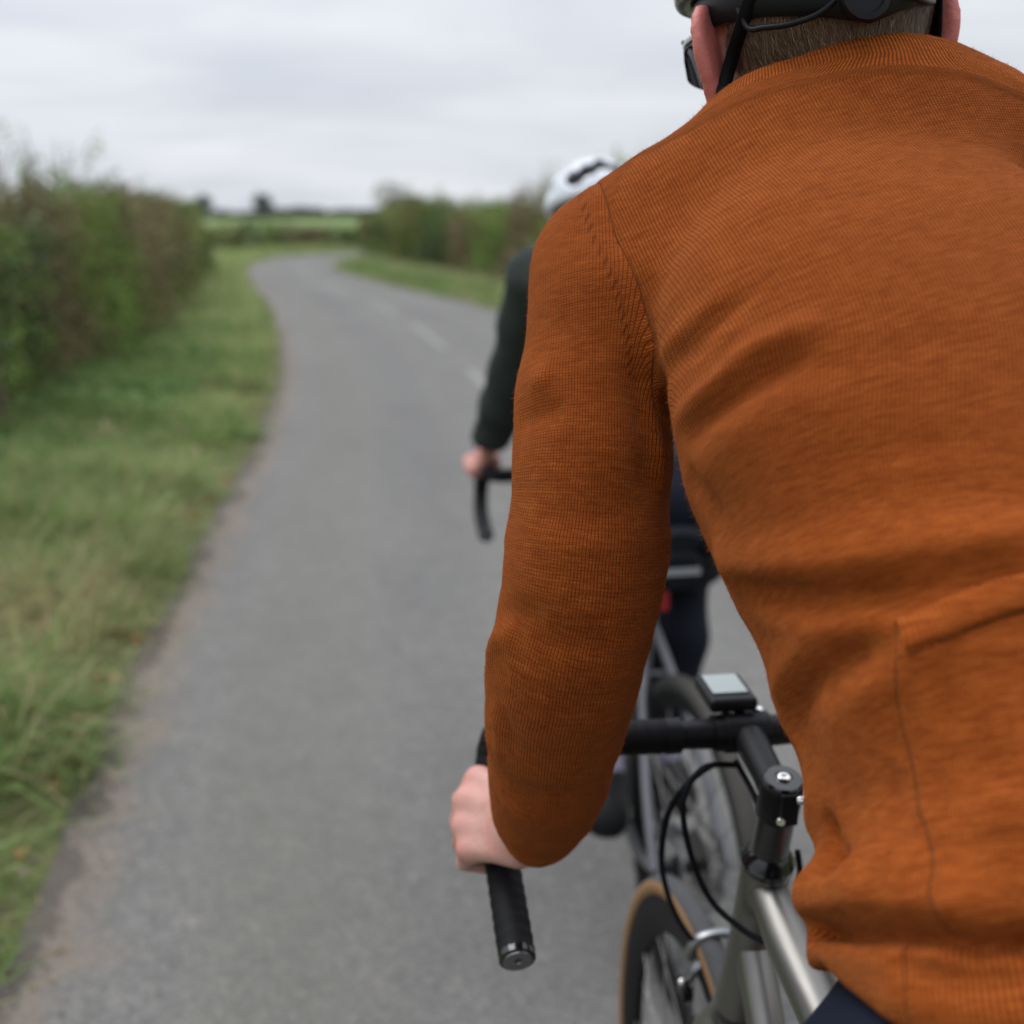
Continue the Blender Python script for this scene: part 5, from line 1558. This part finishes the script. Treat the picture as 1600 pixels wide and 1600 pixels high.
def body1(P):
    d = None
    def acc(e):
        nonlocal d
        d = e if d is None else smin(d, e, .012)
    d = torso_sdf_in(P)
    if near(P, (.15, .75, 1.35), (.65, 1.2, 2)):
        d = smin(d, shoulders_sdf(P) + .018, .03)
        d = smin(d, rcone(P, (.378, .935, 1.47), nk, .050, .054), .04)
    if near(P, (.2, .75, 1.4), (.6, 1.2, 2)):
        Q = to_local(P, HF)
        h = head_sdf(Q)
        h = smin(h, ear_sdf(Q, -1, .58, 1.05), .005); h = smin(h, ear_sdf(Q, 1, .45, 1.0), .005)
        d = smin(d, h, .03)
    for hd_, m_ in ((handL, 0), (handR, 1)):
        f = mirx if m_ else (lambda q: q)
        x0, x1 = (-.1, .30) if not m_ else (.46, .86)
        if near(P, (x0, .7, .7), (x1, 1.25, 1.6)):
            S_ = [mir(p) for p in sl_p] if m_ else sl_p
            w = f(wristL)
            a = cone_path(P, S_[:-1] + [w], sl_in[:-1] + [.0265], .02)
            if near(P, (x0, .9, .75), (x1, 1.25, 1.06)):
                a = smin(a, smin(chains_sdf(P, hd_), rcone(P, w, (f(WL[1]) + f(WL[2])) / 2, .026, .021), .022), .022)
            d = smin(d, a, .02)
    if near(P, (.1, .2, 0), (.7, 1.2, 1.12)):
        for h_, k_, a_, p_ in ((hipL, knL, ankL, pL), (hipR, knR, ankR, pR)):
            d = smin(d, smin(leg_sdf(P, h_, k_, a_), foot_sdf(P, a_, p_), .02), .03)
    return d
def torso_sdf_in(P):
    s, x, n = torso_local(P)
    a, b, c = _ip(s, _af) * .86, _ip(s, _bf) * .80, _ip(s, _cf)
    k = (np.abs(x / a) ** 2.2 + np.abs((n - c) / b) ** 2.2) ** (1 / 2.2)
    d = (k - 1) * np.minimum(a, b) * .9
    return smax(smax(d, s - .66, .02), -.03 - s, .02)
BV, BF = surface_net(body1, (-.02, .22, .05), (.80, 1.30, 1.80), .0034, relax=2)
Nn = vnormals(BV, BF)
if ((BV - BV.mean(0)) * Nn).sum() < 0: BF = BF[:, ::-1]
Ql = to_local(BV.astype(np.float32), HF)
hl = Ql
# hair covers the skull above a hairline that drops to the nape
line_z = np.interp(hl[:, 1], [-.12, -.06, -.03, -.005, .02, .05, .09], [-.075, -.070, -.050, .030, .005, .045, .075])
inhead = (BV[:, 2] > 1.50) & (np.abs(hl[:, 0]) < .083)
hair = np.clip((hl[:, 2] - line_z) / .016, 0, 1) * inhead
ear = (np.abs(hl[:, 0]) > .077) & (BV[:, 2] > 1.5) & (hl[:, 1] < .02) & (np.abs(hl[:, 2] + .012) < .05)
hair = np.where(ear, 0, hair)
flush = np.where(ear, .95, 0.0)
for k in KL: flush = np.maximum(flush, .8 * np.exp(-(np.linalg.norm(BV - k, axis=1) / .013) ** 2))
addw('body', BV, BF, MAT_SKIN, p1, attrs={'hair': (hair * (.12 + .42 * np.clip((hl[:, 2] + .05) / .06, 0, 1))).astype(np.float32), 'flush': flush.astype(np.float32)})
# shorts and shoes
def shorts1(P):
    s, x, n = torso_local(P)
    fa = np.interp(s, [.05, .10], [.955, .82]).astype(np.float32); a, b, c = _ip(s, _af) * fa, _ip(s, _bf) * (fa - .03), _ip(s, _cf)
    k = (np.abs(x / a) ** 2.2 + np.abs((n - c) / b) ** 2.2) ** (1 / 2.2)
    d = smax(smax((k - 1) * np.minimum(a, b) * .9, s - .17, .01), -.08 - s, .02)
    for h_, k_ in ((hipL, knL), (hipR, knR)):
        e = cone_path(P, [h_, h_ * .45 + k_ * .55, k_], [.092, .077, .058], .03)
        u = (k_ - h_); L = np.linalg.norm(u); u = (u / L).astype(np.float32)
        e = smax(e, (P - h_.astype(np.float32)) @ u - L * .80, .005)
        d = smin(d, e, .035)
    return d
V, F = surface_net(shorts1, (.12, .25, .45), (.64, 1.1, 1.2), .005)
Nn = vnormals(V, F)
if ((V - V.mean(0)) * Nn).sum() < 0: F = F[:, ::-1]
addw('shorts', V, F, MAT_NAVY, p1)
for a_, p_ in ((ankL, pL), (ankR, pR)):
    V, F = surface_net(lambda P: smax(foot_sdf(P, a_, p_, .005), P[..., 2] - (p_[2] + .085), .006), p_ + (-.08, -.22, -.02), p_ + (.08, .14, .14), .0045)
    Nn = vnormals(V, F)
    if ((V - V.mean(0)) * Nn).sum() < 0: F = F[:, ::-1]
    addw('shoe', V, F, MAT_SHOE, p1)

# ---- hair strands (short, growing down and back)
Nb = vnormals(BV, BF)
vh = hair[BF].min(1) > .25
lowz = hl[BF].mean(1)[:, 2] < .075
fk = np.where(vh & lowz)[0]
n = 34000
k = fk[rng.integers(0, len(fk), n)]; a = rng.random((n, 2)); q = BF[k]
P = BV[q[:, 0]] * ((1 - a[:, :1]) * (1 - a[:, 1:])) + BV[q[:, 1]] * (a[:, :1] * (1 - a[:, 1:])) + BV[q[:, 2]] * (a[:, :1] * a[:, 1:]) + BV[q[:, 3]] * ((1 - a[:, :1]) * a[:, 1:])
Nn = Nb[q[:, 0]]
Lq = to_local(P.astype(np.float32), HF)
dn = -HF[1][:, 2] + .25 * vnoise(P, 30, 5)[:, None] * HF[1][:, 0] + .30 * np.sign(Lq[:, :1]) * HF[1][:, 0] * (-.5) - .2 * HF[1][:, 1]
dn = dn - Nn * (dn * Nn).sum(1)[:, None]; dn /= np.linalg.norm(dn, axis=1)[:, None]
d = dn * .9 + Nn * .28 + rng.normal(0, .14, (n, 3)); d /= np.linalg.norm(d, axis=1)[:, None]
fade = np.clip((Lq[:, 2] - np.interp(Lq[:, 1], [-.12, -.06, -.03, -.005, .02], [-.075, -.070, -.05, .03, .005])) / .05, .18, 1)
l = (.006 + .009 * rng.random(n)) * fade
s_ = np.cross(d, Nn); s_ /= np.linalg.norm(s_, axis=1)[:, None]
w = (.00011 + .00008 * rng.random(n))[:, None]
mid = P + d * (l * .55)[:, None]; tip = mid + (d * .9 - Nn * .35) * (l * .45)[:, None]
V = np.stack([P - s_ * w, P + s_ * w, mid - s_ * w, mid + s_ * w, tip], 1).reshape(-1, 3); b = (np.arange(n) * 5)[:, None]
MH = M('brown_hair', rough=.45, spec=.4); MH.set('Base Color', MH.ramp(MH.attr('tint'), [(0, (.050, .029, .018)), (.6, (.165, .100, .064)), (.9, (.29, .195, .135)), (1, (.40, .30, .21))]))
o = addw('hair', V, [b + np.array([[0, 1, 3, 2]]), b + np.array([[2, 3, 4]])], MH.m, p1, attrs={'tint': np.repeat(np.clip(rng.normal(.5, .25, n), 0, 1), 5)}, smooth=False); tag(o, kind='stuff')

# ---- helmet
MAT_H1 = M('taupe_helmet_shell', rough=.28, color=(.10, .092, .078), spec=.5, Coat_Weight=.3).m
MAT_H2 = M('white_helmet_shell', rough=.25, color=(.60, .63, .68), spec=.5, Coat_Weight=.3).m
MAT_EPS = M('black_helmet_foam', rough=.8, color=(.010, .010, .012)).m
def helmet_sdf(Q, rim=.040):
    c = (0, -.002, .052)
    d = ellip(Q, c, (.098, .134, .097))
    d = smax(d, -ellip(Q, c, (.082, .110, .083)), .004)
    rz_ = rim + np.where(Q[..., 1] > 0, .10 * Q[..., 1], .12 * -Q[..., 1] * 0)
    d = smax(d, rz_ - Q[..., 2], .006)
    for x0 in (0, -.031, .031, -.060, .060):
        for y0, y1, zc in ((.045, .105, .118), (-.035, .015, .150), (-.110, -.065, .110)):
            zc = zc - abs(x0) * .45
            rv2 = .0135 if y0 > -.1 else .0165
            d = smax(d, -rcone(Q, (x0, y0, zc), (x0 * .9, y1, zc - (.030 if y0 > 0 else 0)), rv2, rv2), .005)
    for s_ in (-1, 1):
        d = smax(d, -rcone(Q, (s_ * .098, -.050, .082), (s_ * .096, .020, .085), .0125, .0115), .005)
        d = smax(d, -rcone(Q, (s_ * .088, -.085, .070), (s_ * .060, -.118, .078), .0095, .0095), .005)
    return d
def helmet_liner(Q):
    c = (0, -.002, .052)
    return smax(smax(ellip(Q, c, (.0865, .116, .0865)), -ellip(Q, c, (.080, .102, .080)), .002), .047 + .08 * np.maximum(Q[..., 1], 0) - Q[..., 2], .003)
def add_helmet(root, Fm, mat, vox, label=None):
    out = []
    for nm, fn, m_ in (('helmet', helmet_sdf, mat), ('helmet_liner', helmet_liner, MAT_EPS)):
        V, F = surface_net(fn, (-.12, -.16, -.0), (.12, .16, .17), vox, relax=2)
        Nn = vnormals(V, F)
        if ((V - (0, 0, .05)) * Nn).sum() < 0: F = F[:, ::-1]
        Wv = Fm[0] + V @ Fm[1].T
        o = addw(nm, Wv, F, m_, root); out.append(o)
    out[1].parent = out[0]
    return out[0]
hel = add_helmet(p1, HF, MAT_H1, .0032)
_bh = BVHTree.FromPolygons(BV.tolist(), BF.tolist())
def on_body(x, y, off=0.0):
    d = Vector(at(x, y, 1) - _O).normalized()
    h = _bh.ray_cast(Vector(_O), d)
    if h[0] is None: return None
    return np.array(h[0]) - np.array(d) * off
def lw(mbpts): return [np.array(q) - np.array(p1.location) for q in mbpts]
def ribbon(name, L, Rr, th, mat, root):
    """thin strap with two long edges L and Rr (world points) and thickness th"""
    L, Rr = crom(L, 6), crom(Rr, 6); T = np.gradient(L, axis=0); w = Rr - L
    N_ = np.cross(T, w); N_ /= np.linalg.norm(N_, axis=1)[:, None]
    V = np.concatenate([L, Rr, Rr + N_ * th, L + N_ * th]); m_ = len(L); F = []
    for i in range(m_ - 1):
        for a_, b_ in ((0, 1), (1, 2), (2, 3), (3, 0)): F.append((a_ * m_ + i, b_ * m_ + i, b_ * m_ + i + 1, a_ * m_ + i + 1))
    return addw(name, V, np.array(F), mat, root)
MAT_STRAP = m_cloth('black_webbing', (.006, .006, .008), (.011, .011, .013), .7, 900)
def hpt(x, y, off, dflt): 
    q = on_body(x, y, off); return q if q is not None else at(x, y, dflt)
def strap(pts, w, off, dz, name='strap'):
    L, Rr = [], []
    for x, y in pts:
        q = hpt(x, y, off, dz); z = (q - _O) @ _F
        L.append(at(x - w / 2, y, z)); Rr.append(at(x + w / 2, y, z))
    return ribbon(name, L, Rr, -.0014, MAT_STRAP, p1)
strap([(1180, -30), (1170, 5), (1158, 45), (1146, 85), (1134, 125), (1126, 160), (1120, 190)], 22, .013, .93)
fs = [from_local(p, HF) for p in [(-.078, .030, .060), (-.076, .036, .02), (-.070, .038, -.02), (-.058, .040, -.06), (-.040, .045, -.098), (-.01, .05, -.122)]]
off_ = HF[1][:, 1] * .012
ribbon('strap', fs, [q + off_ for q in fs], .0014, MAT_STRAP, p1)
fr_ = [from_local(p, HF) for p in [(.074, -.075, .05), (.078, -.055, .01), (.078, -.040, -.03), (.070, -.010, -.07)]]
ribbon('strap', fr_, [q + HF[1][:, 1] * .018 for q in fr_], .0014, MAT_STRAP, p1)
# rear cradle: band, dial and thin arms
def tube_w(name, pts, r_, mat, n=10, up=None): return MB().tube(lw(pts), r_, n, up=up).build(name, mat, p1)
band = []
for t_ in np.linspace(-1.75, 1.75, 25):
    band.append(from_local((.0865 * math.sin(t_), -.004 - .1035 * math.cos(t_), -.001 - .006 * math.cos(t_) + .026 * abs(math.sin(t_))), HF))
MB().tube(lw(band), (.0135, .0038), 10, up=HF[1][:, 2]).build('cradle_band', MT['black'], p1)
dc = from_local((-0.006, -.112, -.003), HF)
ndir = -HF[1][:, 1]
dial = MB().lathe(lw([dc])[0], ndir, [(-.006, .0165), (.003, .0185), (.005, .0175), (.0055, .0135), (.0035, .0125), (.0042, .002)], 36).build('dial', MT['black'], p1)
for s_ in (-1, 1):
    ap = [from_local((s_ * x_ * (1 if s_ < 0 else .84), y_ - (0 if s_ < 0 else .004), z_ + (0 if s_ < 0 else .004)), HF) for x_, y_, z_ in [(.024, -.106, -.002), (.036, -.102, -.009), (.052, -.093, -.011), (.066, -.080, -.008), (.073, -.068, -.004), (.076, -.060, .012)]]
    tube_w('cradle_arm', crom(ap, 5), .0023, MT['black'])
# sunglasses
gp, gn_ = [], 15
V = []
for i, t_ in enumerate(np.linspace(-1.25, 1.25, 25)):
    x_ = .076 * math.sin(t_) / math.sin(1.25); y_ = .060 + .062 * math.cos(t_) ** .8
    nose = math.exp(-(x_ / .010) ** 2) * .016
    for z_, o_ in ((.030, 0), (.016, .003), (.000 + nose * .5 - .012 * (1 - abs(t_) / 1.25), 0)): V.append(from_local((x_, y_ + o_, z_), HF))
V = np.array(V); F = [(i * 3 + j, (i + 1) * 3 + j, (i + 1) * 3 + j + 1, i * 3 + j + 1) for i in range(24) for j in range(2)]
off3 = HF[1][:, 1] * .002
m_ = len(V); Vt = np.concatenate([V, V + off3]); Ft = F + [tuple(m_ + v for v in reversed(f)) for f in F]
ML = M('dark_lens', rough=.08, color=(.02, .022, .03), spec=.8).m
gl = addw('sunglasses', Vt, np.array(Ft), ML, p1)
tf = MB().tube(lw(list(V[0::3]) ), .0022, 8); go = tf.build('glasses_frame', MT['gloss'], p1); go.parent = gl
for s_ in (-1, 1):
    ap = [from_local((s_ * x_, y_, z_), HF) for x_, y_, z_ in [(.076, .078, .024), (.082, .060, .022), (.083, .02, .018), (.080, -.01, .016)]]
    g2 = tube_w('temple_arm', crom(ap, 4), (.004, .0018), MT['gloss']); g2.parent = gl

# ================= rider two
p2 = empty('person', tuple(bike2.location), bike2.rotation_euler.z)
tag(p2, 'cyclist ahead in dark green jersey and white helmet, half hidden by the near rider', 'person')
R3 = np.array(Matrix.Rotation(rad(3), 3, 'Z')); b2 = np.array(bike2.location)
def addl(name, V, F, mat, root=None, **k):
    N_ = vnormals(V, F)
    if ((V - V.mean(0)) * N_).sum() < 0: F = F[:, ::-1]
    return add(name, V, F, mat, root or p2, **k)
f32 = lambda *a: np.array(a, float)
hood = f32(-.212, .095, .008) + bc2
sh2 = f32(-.145, .235, 1.345); el2 = f32(-.176, .37, 1.13); wr2 = f32(-.214, .475, .935)
T2 = [hood + (0, -.075, .012), hood + (0, .035, .020)]
K2 = [hood + (-.030, .035 - .021 * i, .002 - .004 * i) for i in range(4)]
W2 = [wr2 * .35 + K2[i] * .65 + (.020, -.012, .016) for i in range(4)]
h2L = grip(K2, W2, wr2, T2, tr=.018, fr=.0120)
mx = lambda p: np.array(p, float) * (-1, 1, 1)
h2R = grip([mx(k) for k in K2], [mx(k) for k in W2], mx(wr2), [mx(k) for k in T2], tr=.018)
HF2 = frame((-.008, .335, 1.434), (1, .03, 0), (0, 1, -.28))
hp2 = [f32(-.10, -.135, .93), f32(.10, -.135, .93)]
pd2 = [ped2[1], ped2[0]]
an2 = [pd2[0] + (.010, -.055, .09), pd2[1] + (-.010, -.055, .09)]
kn2 = [knee(hp2[i], an2[i], .41, .42, out=(-.02, .065)[i]) for i in range(2)]
def torso2(P, o=0.0):
    d = None
    for s_ in (-1, 1):
        e = cone_path(P, [f32(s_ * .062, -.125, .97), f32(s_ * .055, -.05, 1.08), f32(s_ * .070, .07, 1.22), f32(s_ * .078, .175, 1.32)], [.090 + o, .088 + o, .098 + o, .088 + o], .03)
        e = smin(e, rcone(P, f32(0, .20, 1.36), f32(s_ * .132, .235, 1.345), .062 + o, .060 + o), .05)
        d = e if d is None else smin(d, e, .05)
    return d
def arm2(P, s_, o=0.0):
    f = (lambda q: q) if s_ < 0 else mx
    return cone_path(P, [f(sh2), f(sh2 * .5 + el2 * .5), f(el2), f(el2 * .55 + wr2 * .45), f(wr2)], [.058 + o, .049 + o, .042 + o, .041 + o, .029 + o], .02)
def body2(P):
    d = torso2(P, -.016)
    if near(P, (-.2, .15, 1.3), (.2, .6, 1.8)):
        Q = to_local(P, HF2); h = head_sdf(Q); h = smin(h, ear_sdf(Q, -1), .005); h = smin(h, ear_sdf(Q, 1), .005)
        d = smin(d, smin(h, rcone(P, (0, .20, 1.34), (0, .30, 1.42), .06, .056), .04), .03)
    for s_, hh in ((-1, h2L), (1, h2R)):
        if near(P, (-.4, .1, .8) if s_ < 0 else (0, .1, .8), (0, .8, 1.45) if s_ < 0 else (.4, .8, 1.45)):
            a = arm2(P, s_, -.008)
            if near(P, (-.4, .35, .8), (.4, .8, 1.05)): a = smin(a, chains_sdf(P, hh), .02)
            d = smin(d, a, .03)
    if near(P, (-.3, -.4, 0), (.3, .6, 1.05)):
        for i in range(2): d = smin(d, smin(leg_sdf(P, hp2[i], kn2[i], an2[i], -.008), foot_sdf(P, an2[i], pd2[i]), .02), .03)
    return d
V, F = surface_net(body2, (-.36, -.34, .0), (.36, .78, 1.66), .006)
fl = np.zeros(len(V)); fl[(np.abs(V[:, 0]) > .2) & (V[:, 2] < 1.0)] = .25
Q2 = to_local(V.astype(np.float32), HF2)
hair2 = np.clip((Q2[:, 2] - np.interp(Q2[:, 1], [-.12, -.03, 0, .05, .09], [-.06, -.04, .03, .045, .075])) / .016, 0, 1) * (np.linalg.norm(Q2, axis=1) < .16) * (np.abs(Q2[:, 0]) < .083)
addl('body', V, F, MAT_SKIN, attrs={'hair': hair2.astype(np.float32) * .9, 'flush': fl})
CZ = wr2 + (el2 - wr2) * .10; CN = (wr2 - el2) / np.linalg.norm(wr2 - el2)
def jersey2(P):
    d = smax(torso2(P), .955 - P[..., 2] + 0 * d0(P), .006)
    for s_ in (-1, 1):
        a = arm2(P, s_, .010); cz, cn = (CZ, CN) if s_ < 0 else (mx(CZ), CN * (-1, 1, 1))
        a = smax(a, (P - cz.astype(np.float32)) @ cn.astype(np.float32), .004)
        d = smin(d, a, .02)
    return d
d0 = lambda P: np.zeros(P.shape[:-1], np.float32)
V, F = surface_net(jersey2, (-.36, -.34, .8), (.36, .7, 1.55), .0065)
N_ = vnormals(V, F); s_ = 1 if ((V - V.mean(0)) * N_).sum() > 0 else -1
V = V + N_ * (s_ * (.005 * vnoise(V * (1, 1, 2.2), 11, 3) + .003 * vnoise(V, 24, 4)))[:, None]
addl('jersey', V, F, MAT_GREEN)
def tights2(P):
    d = None
    for s__ in (-1, 1):
        e = cone_path(P, [f32(s__ * .070, -.15, .945), f32(s__ * .060, -.08, 1.03)], [.098, .084], .03)
        d = e if d is None else smin(d, e, .04)
    for i in range(2): d = smin(d, smax(leg_sdf(P, hp2[i], kn2[i], an2[i], .012), an2[i][2] + .035 - P[..., 2], .005), .04)
    return d
V, F = surface_net(tights2, (-.3, -.34, .15), (.3, .6, 1.15), .0065)
addl('tights', V, F, MAT_TIGHTS)
for i in range(2):
    V, F = surface_net(lambda P: smax(foot_sdf(P, an2[i], pd2[i], .008), P[..., 2] - (pd2[i][2] + .105), .006), pd2[i] + (-.08, -.22, -.02), pd2[i] + (.08, .14, .14), .006)
    addl('shoe', V, F, MAT_SHOE)
    V, F = surface_net(lambda P: smax(smax(leg_sdf(P, hp2[i], kn2[i], an2[i], .009), P[..., 2] - (an2[i][2] + .055), .004), an2[i][2] - .05 - P[..., 2], .004), an2[i] + (-.07, -.09, -.07), an2[i] + (.07, .10, .08), .005)
    addl('sock', V, F, MAT_SOCK)
HW2 = (np.array(R3) @ HF2[0] + b2, R3 @ HF2[1])
bpy.context.view_layer.update()
add_helmet(p2, HW2, MAT_H2, .0045)
